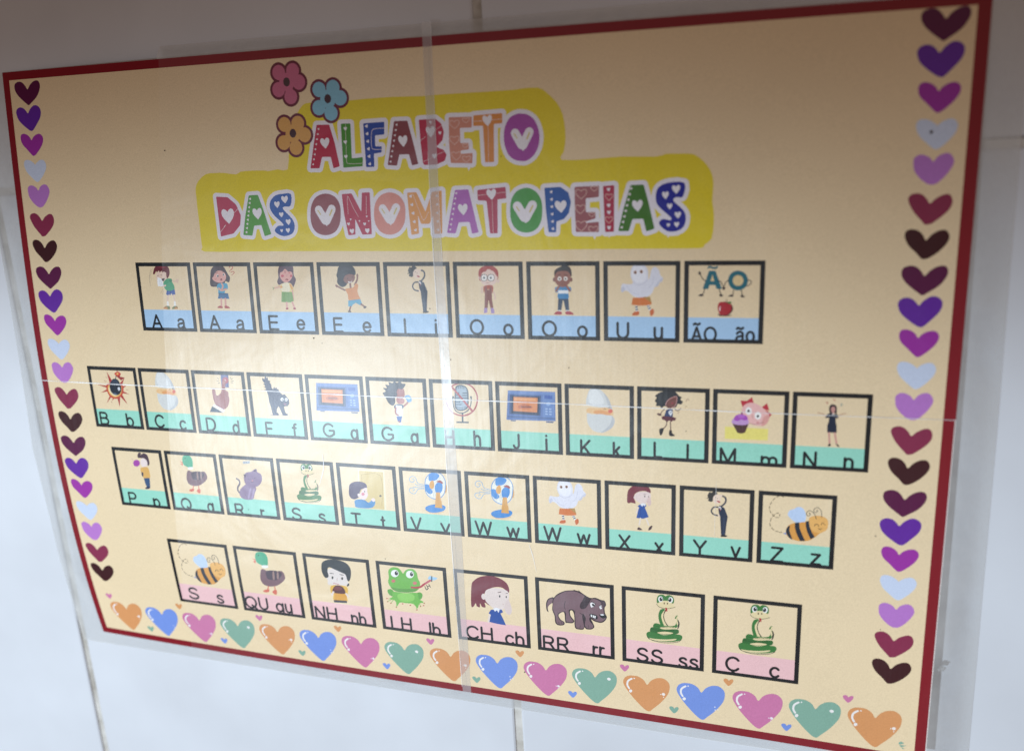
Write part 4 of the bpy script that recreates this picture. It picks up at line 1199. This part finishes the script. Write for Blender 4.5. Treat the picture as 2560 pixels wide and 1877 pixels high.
def tile_mesh():
    bm = bmesh.new(); r = 1.6; a, b = (TW - GAP) / 2, (TH - GAP) / 2
    rings = [(0, -8.0), (0, -r), (r * .3, -r * .3), (r, 0.0)]
    vs = [[bm.verts.new(wall_point(sx * (a - i), sy * (b - i), z) - wall_point(0, 0)) for sx, sy in ((-1, -1), (1, -1), (1, 1), (-1, 1))] for i, z in rings]
    for p, q in zip(vs, vs[1:]):
        for k in range(4): bm.faces.new((p[k], q[k], q[(k + 1) % 4], p[(k + 1) % 4]))
    bm.faces.new(vs[-1][::-1]); bmesh.ops.recalc_face_normals(bm, faces=bm.faces)
    me = bpy.data.meshes.new('tile'); bm.to_mesh(me); bm.free(); me.materials.append(TILE)
    return me
tm = tile_mesh()
for i in range(-3, 3):
    for j in range(-2, 2):
        t = link('tile', tm, wall)
        t.location = wall_point((i + .5) * TW, (j + .5) * TH, random.uniform(-.15, .15))

# dark dirt gathered along the upper edge of the course joint at the right
stain = bpy.data.materials.new('joint_dirt'); stain.use_nodes = True
stain.node_tree.nodes['Principled BSDF'].inputs['Base Color'].default_value = rgb('5c5550'); stain.node_tree.nodes['Principled BSDF'].inputs['Roughness'].default_value = .9
sv = []; n_ = 60
for i in range(n_ + 1):
    u = 238 + 220 * i / n_; wdt = .55 + .35 * math.sin(i * 1.7) * math.sin(i * .6) + random.uniform(-.12, .12)
    sv += [wall_point(u, -2.1 - wdt / 2, -.35), wall_point(u, -2.1 + wdt / 2, -.5)]
me = bpy.data.meshes.new('joint_dirt'); me.from_pydata(sv, [], [(2 * i, 2 * i + 1, 2 * i + 3, 2 * i + 2) for i in range(n_)]); me.materials.append(stain)
link('joint_dirt', me, wall)

# ------------------------------------------------------------------ poster
poster = bpy.data.objects.new('alphabet_poster', None); COL.objects.link(poster)
poster.location = on_sheet(W / 2, H)
tag(poster, 'laminated alphabet poster with red border and rows of picture cards taped to white tiles', 'poster')
poster.empty_display_size = .05

core = bpy.data.materials.new('paper_edge'); core.use_nodes = True
core.node_tree.nodes['Principled BSDF'].inputs['Base Color'].default_value = rgb('eeebe4')
core.node_tree.nodes['Principled BSDF'].inputs['Roughness'].default_value = .6

SEAM_X, SEAM_Y = 296.5, 201.4
def sheet(x0, x1, y0, y1):
    nx = max(2, round((x1 - x0) / 8)); ny = max(2, round((y1 - y0) / 8))
    vs = []; fs = []; mi = []
    for lift in (0.0, -.32):
        for j in range(ny + 1):
            for i in range(nx + 1):
                vs.append(on_sheet(x0 + (x1 - x0) * i / nx, y0 + (y1 - y0) * j / ny, lift))
    n = (nx + 1) * (ny + 1); I = lambda i, j: j * (nx + 1) + i
    for j in range(ny):
        for i in range(nx):
            fs.append((I(i, j), I(i, j + 1), I(i + 1, j + 1), I(i + 1, j))); mi.append(0)
            fs.append((n + I(i, j), n + I(i + 1, j), n + I(i + 1, j + 1), n + I(i, j + 1))); mi.append(1)
    rim = [I(i, 0) for i in range(nx)] + [I(nx, j) for j in range(ny)] + [I(i, ny) for i in range(nx, 0, -1)] + [I(0, j) for j in range(ny, 0, -1)]
    for a, b in zip(rim, rim[1:] + rim[:1]): fs.append((a, b, b + n, a + n)); mi.append(1)
    mid = on_sheet((x0 + x1) / 2, (y0 + y1) / 2)
    me = bpy.data.meshes.new('paper_sheet'); me.from_pydata([v - mid for v in vs], [], fs)
    me.materials.append(ink(PAPER)); me.materials.append(core)
    me.polygons.foreach_set('material_index', mi); me.update()
    o = link('paper_sheet', me, poster); o.location = mid - poster.location
for xa, xb in ((0, SEAM_X - .06), (SEAM_X + .06, W)):
    for ya, yb in ((0, SEAM_Y - .06), (SEAM_Y + .06, H)): sheet(xa, xb, ya, yb)

# red border: four strips
B = 5.1
for q in ([(0, 0), (W, 0), (W - B * 1.15, B), (B, B)], [(W, 0), (W, H), (W - B * 1.15, H - B), (W - B * 1.15, B)], [(W, H), (0, H), (B, H - B), (W - B * 1.15, H - B)], [(0, H), (0, 0), (B, B), (B, H - B)]):
    A_ = Art(); A_.add(q, '86101f', 'b')
    if q[0] == (W, 0): A_.add([(W - .38, SEAM_Y), (W, SEAM_Y), (W, H), (W - .38, H)], 'f4efe9', 'b')
    V, o = A_.cut(); lay('border_strip', V, o['b'], poster, .03)

# hearts down both sides
HC = {'plum': '5a0a42', 'purple': '6526a0', 'magenta': 'a030a4', 'white': 'd0dcf2', 'orchid': 'bc7ccc', 'raspberry': '8a2a4c', 'dark_brown': '3c0d14'}
order = ['plum', 'purple', 'magenta', 'white', 'orchid', 'raspberry', 'dark_brown']
left_c = [(19.5,13.7),(18.3,29.1),(18.7,45.4),(19.0,61.8),(19.4,77.8),(19.6,96.1),(19.2,113.0),(19.5,130.6),(18.4,146.1),(19.4,162.2),(19.4,178.8),(19.4,194.9),(19.5,212.9),(19.2,229.9),(17.8,247.7),(17.0,263.9),(17.6,279.9),(17.8,297.0),(17.9,313.1),(18.0,330.9),(17.9,347.4)]
right_c = [(551.0,12.5),(549.9,28),(550.5,44.7),(550.6,61.4),(550.3,77.6),(550.3,96.2),(550.0,113.1),(550.2,130.9),(549.2,146.4),(549.8,162.4),(549.8,179),(549.8,195.2),(550.0,213.5),(549.8,230.3),(549.1,248.2),(548.0,263.9),(548.8,280.0),(549.1,296.6),(549.2,312.9),(549.3,330.8),(549.1,347.3)]
for side, cs in (('left', left_c), ('right', right_c)):
    for i, (cx, cy) in enumerate(cs):
        nm = order[i % 7]; pts = smooth(pairs(HEART_SHAPES[nm]), n=3)
        A_ = Art(); A_.add([(x + cx, y + cy) for x, y in pts], HC[nm], 'h')
        V, o = A_.cut(); lay('side_heart', V, o['h'], poster, .03, '%s heart printed in the column of hearts along the %s edge' % (nm.replace('_', ' '), side))

# large glossy hearts along the bottom and the small ones between them
BC = [('orange', 'dd9a62'), ('blue', '7896de'), ('pink', 'd07aa6'), ('green', '86b09c')]
bx = [29.5, 61.3, 93.8, 125.9, 158.0, 190.0, 222.2, 254.0, 286.6, 318.5, 350.6, 382.0, 414.1, 446.4, 479.0, 510.6, 542.4]
for i, cx in enumerate(bx):
    nm, c = BC[i % 4]; cy = 383.8
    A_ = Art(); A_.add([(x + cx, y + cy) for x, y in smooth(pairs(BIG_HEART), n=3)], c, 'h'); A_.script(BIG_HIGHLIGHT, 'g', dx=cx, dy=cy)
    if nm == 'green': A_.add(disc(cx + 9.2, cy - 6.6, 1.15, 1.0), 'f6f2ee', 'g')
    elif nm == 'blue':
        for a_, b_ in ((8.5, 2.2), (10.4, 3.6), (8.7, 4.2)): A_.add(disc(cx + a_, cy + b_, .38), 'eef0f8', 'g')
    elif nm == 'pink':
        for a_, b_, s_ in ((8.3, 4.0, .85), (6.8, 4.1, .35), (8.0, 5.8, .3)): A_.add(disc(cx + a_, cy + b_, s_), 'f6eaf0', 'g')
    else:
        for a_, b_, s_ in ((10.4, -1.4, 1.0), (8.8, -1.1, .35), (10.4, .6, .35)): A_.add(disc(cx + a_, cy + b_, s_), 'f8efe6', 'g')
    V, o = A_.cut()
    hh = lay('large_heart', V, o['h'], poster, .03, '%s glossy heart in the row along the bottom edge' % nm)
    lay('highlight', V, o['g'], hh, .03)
sx_ = [17.0, 47.8, 79.1, 111.9, 145.6, 175.4, 206.6, 239.8, 273.8, 303.8, 334.5, 367.8, 400.9, 430.8, 462.3, 495.7, 528.0, 558.6]
SCOL = ['pink', 'green', 'orange', 'blue']; CC = dict(BC)
for i, cx in enumerate(sx_):
    cy = 367.9 if i % 2 == 0 else 392.4
    nm = SCOL[i % 4]
    A_ = Art(); A_.add([(x + cx, y + cy) for x, y in smooth(pairs(SMALL_HEART), n=2)], CC[nm], 'h')
    V, o = A_.cut(); lay('small_heart', V, [t for t in o['h'] if i < 17 or V[t[0][0]][0] < 558.5], poster, .03)

# ------------------------------------------------------------------ title
A_ = Art()
A_.add(smooth(pairs(CLOUD), n=2), 'e8d424', 'cloud')
halo = []
for ch, colr, pts, deco in TITLE:
    P_ = pairs(pts); Pd = smooth(P_, n=2) if ch in 'OS' else P_
    halo += [Pd] + ribbon(Pd, 4.5, True, 12)
A_.add(halo, 'eeeaf2', 'halo')
for dr in DRIPS: A_.add(pairs(dr), 'eeeaf2', 'halo')
def round_corners(P, r=.55):
    out = []
    n = len(P)
    for i in range(n):
        p, a, b = Vector(P[i]), Vector(P[i - 1]), Vector(P[(i + 1) % n])
        u, v = (a - p), (b - p)
        ru, rv = min(r, u.length / 2.5), min(r, v.length / 2.5)
        p0, p1 = p + u.normalized() * ru, p + v.normalized() * rv
        for t in (0, .5, 1): out.append(tuple(p0 * (1 - t) ** 2 + p * 2 * t * (1 - t) + p1 * t * t))
    return out
for n_, (ch, colr, pts, deco) in enumerate(TITLE):
    P_ = pairs(pts); key = 'letter%d' % n_
    idx = A_.add(smooth(P_, n=3) if ch in 'OS' else round_corners(P_), colr, key)
    for dd in deco.split(';'):
        t = dd.split(); k = t[0]
        if k == 'dots':
            x0, y0, x1, y1 = [float(q) / K for q in t[1:5]]; n = int(t[5]); s = float(t[6]) / K
            for i in range(n):
                f = i / (n - 1); A_.add(heart(x0 + (x1 - x0) * f, y0 + (y1 - y0) * f, s, s, -.5), 'eee6ea', key, idx)
            continue
        v = pairs(' '.join(t[1:]))
        if k in ('h', 'H', 'v'):
            (x, y), (wd, ht) = v
            if k == 'H': wd *= 1.12; ht *= 1.1
            if k == 'v':
                A_.add(ribbon(heart(x, y, wd, ht), .28, True, 6), 'ecc9bb', key, idx)
            elif k == 'h':
                A_.add(heart(x, y, wd, ht, -.06), 'f0ecf2', key, idx)
            else:
                A_.add(ribbon([(x - wd * .29, y - ht * .28), (x - wd * .03, y + ht * .20)], wd * .36, n=12) + ribbon([(x + wd * .31, y - ht * .31), (x + wd * .03, y + ht * .22)], wd * .36, n=12) + [[(x - wd * .20, y + ht * .14), (x + wd * .21, y + ht * .14), (x + wd * .03, y + ht * .47)]], 'f0ecf2', key, idx)
                A_.add(ribbon([(x - wd * .33, y - ht * .26), (x - wd * .22, y - ht * .08)], wd * .045, n=6), 'd9c878', key, idx)
                A_.add(ribbon([(x + wd * .32, y - ht * .28), (x + wd * .20, y - ht * .03)], wd * .06, n=6), 'd9c878', key, idx)
        else:
            A_.add(ribbon(smooth(v, False) if len(v) > 2 else v, float(k[1:]) / 100, n=6), 'eedcdc', key, idx)
V, o = A_.cut()
lay('title_backing', V, o['cloud'], poster, .03)
lay('title_outline', V, o['halo'], poster, .03)
for n_, (ch, *_r) in enumerate(TITLE): lay('title_letter', V, o['letter%d' % n_], poster, .03, 'letter %s of the title with white heart ornaments' % ch)

for nm, c_in, c_out, pts in FLOWERS:
    P_ = pairs(pts); cx, cy = P_[-1]
    A_ = Art()
    A_.add([disc(x, y, 5.6, n=24) for x, y in P_[:-1]] + [disc(cx, cy, 6, n=16)] + [ribbon([(cx, cy), p], 3)[0] for p in P_[:-1]], c_out, 'f')
    ins = [disc(x, y, 4.15, n=20) for x, y in P_[:-1]] + [disc(cx, cy, 5.0, n=16)]
    for x, y in P_[:-1]: ins.append(ribbon([(cx, cy), (x, y)], 5.0)[0])
    A_.add(ins, c_in, 'f')
    A_.add(disc(cx - .2, cy, 2.15, 2.5, 16), '3e1424' if 'pink' not in nm else '4a2c30', 'c')
    V, o = A_.cut(); f_ = lay('flower', V, o['f'], poster, .06, '%s printed flower with dark outline beside the title' % nm.split('_')[0]); lay('flower_centre', V, o['c'], f_, .06)

# ------------------------------------------------------------------ picture cards
FRAME = 2.45
for r_, (x0, pitch, cw, y0, chh) in enumerate(CARD_ROWS):
    n = (9, 12, 11, 8)[r_]
    band = (BLUE, GREEN, GREEN, PINK)[r_]
    for c_ in range(n):
        ox, oy = x0 + pitch * c_, y0
        A_ = Art()
        base = A_.add([(ox, oy), (ox + cw, oy), (ox + cw, oy + chh), (ox, oy + chh)], PAPER, 'base')
        bt = oy + chh * (.686, .697, .695, .70)[r_]
        A_.add([(ox + .5, bt), (ox + cw - .5, bt), (ox + cw - .5, oy + chh - .5), (ox + .5, oy + chh - .5)], band, 'band')
        if (r_, c_) in PICTURES:
            nm, txt = PICTURES[(r_, c_)]; A_.script(txt, 'pic', dx=ox, dy=oy)
        else:
            sr, s_c = REUSE[(r_, c_)]; nm, txt = PICTURES[(sr, s_c)]
            k = cw / CARD_ROWS[sr][2]; A_.script(txt, 'pic', k, k, ox, oy)
        (s1, a1, b1, t1), (s2, a2, b2, t2) = LETTERS[(r_, c_)]
        cap = 8.3 if len(s1) == 2 and r_ == 0 else (9.2, 9.2, 9.2, 9.8)[r_]
        put_text(A_, s1, ox + a1, ox + b1, oy + t1, cap, 'cap', BLACK)
        put_text(A_, s2, ox + a2, ox + b2, oy + t2, cap, 'low', BLACK)
        for q in ([(ox, oy), (ox + cw, oy), (ox + cw, oy + FRAME), (ox, oy + FRAME)], [(ox, oy + chh - FRAME * .9), (ox + cw, oy + chh - FRAME * .9), (ox + cw, oy + chh), (ox, oy + chh)],
                  [(ox, oy), (ox + FRAME, oy), (ox + FRAME, oy + chh), (ox, oy + chh)], [(ox + cw - FRAME, oy), (ox + cw, oy), (ox + cw, oy + chh), (ox + cw - FRAME, oy + chh)]):
            A_.add(q, BLACK, 'frame')
        V, o = A_.cut(base)
        card = lay('picture_card', V, o['base'], poster, .03, 'card lettered %s %s under a picture: %s' % (s1, s2, nm.replace('_', ' ')))
        lay('card_frame', V, o['frame'], card, .03)
        lay('letter_band', V, o['band'], card, .03)
        lay('picture', V, o['pic'], card, .03, nm.replace('_', ' '))
        lay('capital_lettering', V, o['cap'], card, .03)
        if 'low' in o: lay('small_lettering', V, o['low'], card, .03)

# ------------------------------------------------------------------ clear film margins, overlap strip, hairline seam, specks
def film(name, tint, milk, gloss_rough, gloss=.10, body=(.86, .88, .90), ripple=.0004):
    m = bpy.data.materials.new(name); m.use_nodes = True
    nt = m.node_tree; nt.nodes.clear(); L = nt.links.new
    tr = N(nt, 'ShaderNodeBsdfTransparent'); tr.inputs['Color'].default_value = (*tint, 1)
    df = N(nt, 'ShaderNodeBsdfDiffuse'); df.inputs['Color'].default_value = (*body, 1)
    gl = N(nt, 'ShaderNodeBsdfGlossy'); gl.inputs['Roughness'].default_value = gloss_rough; gl.inputs['Color'].default_value = (1, 1, 1, 1)
    geo = N(nt, 'ShaderNodeNewGeometry')
    nz = N(nt, 'ShaderNodeTexNoise'); nz.inputs['Scale'].default_value = 30; nz.inputs['Detail'].default_value = 4
    L(geo.outputs['Position'], nz.inputs['Vector'])
    bp = N(nt, 'ShaderNodeBump'); bp.inputs['Distance'].default_value = ripple; L(nz.outputs['Fac'], bp.inputs['Height'])
    L(bp.outputs[0], gl.inputs['Normal'])
    mk = N(nt, 'ShaderNodeMapRange'); mk.inputs['From Min'].default_value = .3; mk.inputs['From Max'].default_value = .7
    mk.inputs['To Min'].default_value = milk * .7; mk.inputs['To Max'].default_value = milk * 1.3; L(nz.outputs['Fac'], mk.inputs['Value'])
    m1 = N(nt, 'ShaderNodeMixShader'); L(mk.outputs[0], m1.inputs[0]); L(tr.outputs[0], m1.inputs[1]); L(df.outputs[0], m1.inputs[2])
    m2 = N(nt, 'ShaderNodeMixShader'); m2.inputs[0].default_value = gloss; L(m1.outputs[0], m2.inputs[1]); L(gl.outputs[0], m2.inputs[2])
    o_ = N(nt, 'ShaderNodeOutputMaterial'); L(m2.outputs[0], o_.inputs['Surface'])
    return m
MARGIN = film('clear_film', (.97, .97, .97), .40, .3, .04, (.80, .81, .80))
STRIP = film('overlapping_film', (.93, .93, .93), .28, .24, .04)
def margin(name, inner, outer, label=None):
    """Film running from the paper's edge back to the tiles: inner points lie on the sheet, outer ones on the wall."""
    vs = []; fs = []; n = len(inner); rows_ = 6
    for k in range(rows_ + 1):
        t = k / rows_
        for (xi, yi), (xo, yo) in zip(inner, outer):
            x, y = xi + (xo - xi) * t, yi + (yo - yi) * t
            zi, zo = bow(xi, yi) + .16, wall_z(xo, yo) - .35
            e = t * t * (3 - 2 * t) if t < 1 else 1
            wob = .5 * math.sin(x * .09 + y * .07) * math.sin(math.pi * t)
            vs.append(world(x, y, zi + (zo - zi) * e + wob * .6))
    for k in range(rows_):
        for i in range(n - 1): fs.append((k * n + i, k * n + i + 1, (k + 1) * n + i + 1, (k + 1) * n + i))
    mid = sum(vs, Vector()) / len(vs)
    me = bpy.data.meshes.new(name); me.from_pydata([v - mid for v in vs], [], fs)
    me.materials.append(MARGIN)
    for p in me.polygons: p.use_smooth = True
    o_ = link(name, me, poster); o_.location = mid - poster.location
    if label: o_['label'] = label
    return o_
def span(a, b, n): return [a + (b - a) * i / n for i in range(n + 1)]
def lerp_table(tab, y):
    for (y0, x0), (y1, x1) in zip(tab, tab[1:]):
        if y <= y1: return x0 + (x1 - x0) * max(0, (y - y0)) / (y1 - y0)
    return tab[-1][1]
ys = span(0, H, 24)
LT = [(0, -27.5), (113, -29.6), (157, -30.6), (210, -32.8), (252, -35.0), (338, -29.4), (404, -20.6)]
RT = [(0, 586), (70, 587.8), (128, 588.9), (190, 590.6), (266, 592), (330, 593.2), (404, 594.5)]
margin('film_margin', [(0, y) for y in ys], [(lerp_table(LT, y), y * 1.027 - 1) for y in ys], 'clear film margin along the left edge')
margin('film_margin', [(W, y) for y in reversed(ys)], [(lerp_table(RT, y), y * 1.038 - 1) for y in reversed(ys)], 'clear film margin along the right edge')
xs = span(0, W, 30)
margin('film_margin', [(x, H) for x in xs], [(-20.6 + 615.1 * x / W, 413 + 3.8 * min(1, x / 430)) for x in xs], 'clear film margin along the bottom edge')
xt = span(121, W, 24)
margin('film_margin', [(x, 0) for x in reversed(xt)], [(x, -7.6) for x in reversed(xt)], 'clear film margin along the top edge')

def strip(name, left, right, lift, mat, label=None, thick=0):
    vs = []; fs = []
    for (xa, ya), (xb, yb) in zip(left, right): vs += [on_sheet(xa, ya, lift), on_sheet(xb, yb, lift)]
    for i in range(len(left) - 1): fs.append((2 * i, 2 * i + 2, 2 * i + 3, 2 * i + 1))
    mid = sum(vs, Vector()) / len(vs)
    me = bpy.data.meshes.new(name); me.from_pydata([v - mid for v in vs], [], fs); me.materials.append(mat)
    o_ = link(name, me, poster); o_.location = mid - poster.location
    if thick: s = o_.modifiers.new('thickness', 'SOLIDIFY'); s.thickness = thick; s.offset = 1
    if label: o_['label'] = label
    return o_
yy = span(-7.5, SEAM_Y, 26); yb = span(SEAM_Y, H, 26)
SL = [(-8, 293.2), (108, 293.4), (190, 294.6), (227, 294.2), (290, 294.0), (330, 294.2), (404, 293.3)]
SR = [(-8, 298.3), (108, 298.6), (171, 300.2), (227, 300.6), (290, 301.0), (330, 300.3), (404, 299.2)]
strip('tape_strip', [(lerp_table(SL, y), y) for y in yy], [(lerp_table(SR, y), y) for y in yy], .16, STRIP, 'upper half of the clear tape over the vertical seam')
strip('tape_strip', [(lerp_table(SL, y) + .3, y) for y in yb], [(lerp_table(SR, y) + .2, y) for y in yb], .19, STRIP, 'lower half of the clear tape over the vertical seam')
# raised lip down one side of the tape, its glint painted near-white
lip = bpy.data.materials.new('film_lip_glint'); lip.use_nodes = True
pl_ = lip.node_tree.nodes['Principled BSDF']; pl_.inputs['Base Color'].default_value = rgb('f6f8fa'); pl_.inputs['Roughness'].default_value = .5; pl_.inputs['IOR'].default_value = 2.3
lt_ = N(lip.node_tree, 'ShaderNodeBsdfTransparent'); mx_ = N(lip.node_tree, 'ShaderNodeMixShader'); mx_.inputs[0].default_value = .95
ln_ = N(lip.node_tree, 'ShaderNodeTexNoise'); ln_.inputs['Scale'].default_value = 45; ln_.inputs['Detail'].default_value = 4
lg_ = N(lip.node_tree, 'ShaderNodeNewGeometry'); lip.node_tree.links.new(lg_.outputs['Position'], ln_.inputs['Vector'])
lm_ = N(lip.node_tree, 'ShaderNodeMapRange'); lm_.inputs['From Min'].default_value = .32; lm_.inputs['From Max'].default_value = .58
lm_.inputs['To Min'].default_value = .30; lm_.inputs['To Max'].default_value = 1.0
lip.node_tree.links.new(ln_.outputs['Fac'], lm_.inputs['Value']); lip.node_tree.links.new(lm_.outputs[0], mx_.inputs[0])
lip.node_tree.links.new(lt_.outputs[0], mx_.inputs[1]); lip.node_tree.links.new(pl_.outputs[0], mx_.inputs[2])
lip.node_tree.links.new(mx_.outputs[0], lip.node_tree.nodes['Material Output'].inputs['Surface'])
yl = span(60, 399, 60)
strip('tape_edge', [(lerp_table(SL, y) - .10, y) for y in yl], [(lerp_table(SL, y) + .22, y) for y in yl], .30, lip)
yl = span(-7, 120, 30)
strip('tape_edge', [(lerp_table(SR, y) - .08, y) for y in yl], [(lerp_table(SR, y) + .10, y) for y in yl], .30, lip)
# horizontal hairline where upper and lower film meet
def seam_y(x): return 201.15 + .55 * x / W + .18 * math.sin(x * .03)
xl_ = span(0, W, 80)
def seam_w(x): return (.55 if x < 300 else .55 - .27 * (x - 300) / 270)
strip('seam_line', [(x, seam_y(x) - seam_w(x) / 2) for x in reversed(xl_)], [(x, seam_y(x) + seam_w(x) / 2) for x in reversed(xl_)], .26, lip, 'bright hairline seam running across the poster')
# a few creases, a painted highlight and specks in the film
def crease(pts, wd):
    sm = smooth(pts, False, 4) if len(pts) > 2 else [tuple(pts[0][i] + (pts[1][i] - pts[0][i]) * k / 8 for i in (0, 1)) for k in range(9)]
    L_ = []; R_ = []
    for i, p in enumerate(sm):
        a_, b_ = sm[max(i - 1, 0)], sm[min(i + 1, len(sm) - 1)]
        dx, dy = b_[0] - a_[0], b_[1] - a_[1]; l = math.hypot(dx, dy) or 1
        f = math.sin(math.pi * (i + .5) / len(sm)) * wd / 2
        L_.append((p[0] + dy / l * f, p[1] - dx / l * f)); R_.append((p[0] - dy / l * f, p[1] + dx / l * f))
    strip('film_crease_glint', R_, L_, .24, lip)
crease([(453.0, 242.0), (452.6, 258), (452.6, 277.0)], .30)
crease([(211.5, 240.5), (211.0, 251.0), (206.5, 263.0)], .45)  # curved highlight on the film, painted as a near-white sliver
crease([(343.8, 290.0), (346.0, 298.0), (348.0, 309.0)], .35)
speck_m = bpy.data.materials.new('dirt_speck'); speck_m.use_nodes = True
speck_m.node_tree.nodes['Principled BSDF'].inputs['Base Color'].default_value = (.05, .035, .03, 1)
for x, y, s in SPECKS:
    me = bpy.data.meshes.new('dirt_speck')
    ring = [Vector((math.cos(k * 1.257) * s * random.uniform(.7, 1.2) / 1000, -.00012, math.sin(k * 1.257) * s / 1000)) for k in range(5)]
    me.from_pydata(ring + [Vector((0, -.00025, 0))], [], [(k, (k + 1) % 5, 5) for k in range(5)]); me.materials.append(speck_m)
    o_ = link('dirt_speck', me, poster); o_.location = on_sheet(x, y, .05) - poster.location
# small crumpled bubble of adhesive by the lower right edge
glue = film('dried_glue', (.8, .8, .76), .35, .2, .25)
bm = bmesh.new(); bmesh.ops.create_icosphere(bm, subdivisions=3, radius=1)
for v in bm.verts:
    n_ = 1 + .35 * math.sin(v.co.x * 7 + v.co.z * 5) * math.cos(v.co.z * 9 - v.co.x * 4)
    v.co = Vector((v.co.x * 2.6 * n_, v.co.y * .7, v.co.z * 1.5 * n_ + v.co.x * .6)) / 1000
me = bpy.data.meshes.new('glue_blob'); bm.to_mesh(me); bm.free(); me.materials.append(glue)
for p in me.polygons: p.use_smooth = True
o_ = link('glue_blob', me, poster); o_.location = world(574.8, 345.3, wall_z(574, 345) - 4.5) - poster.location
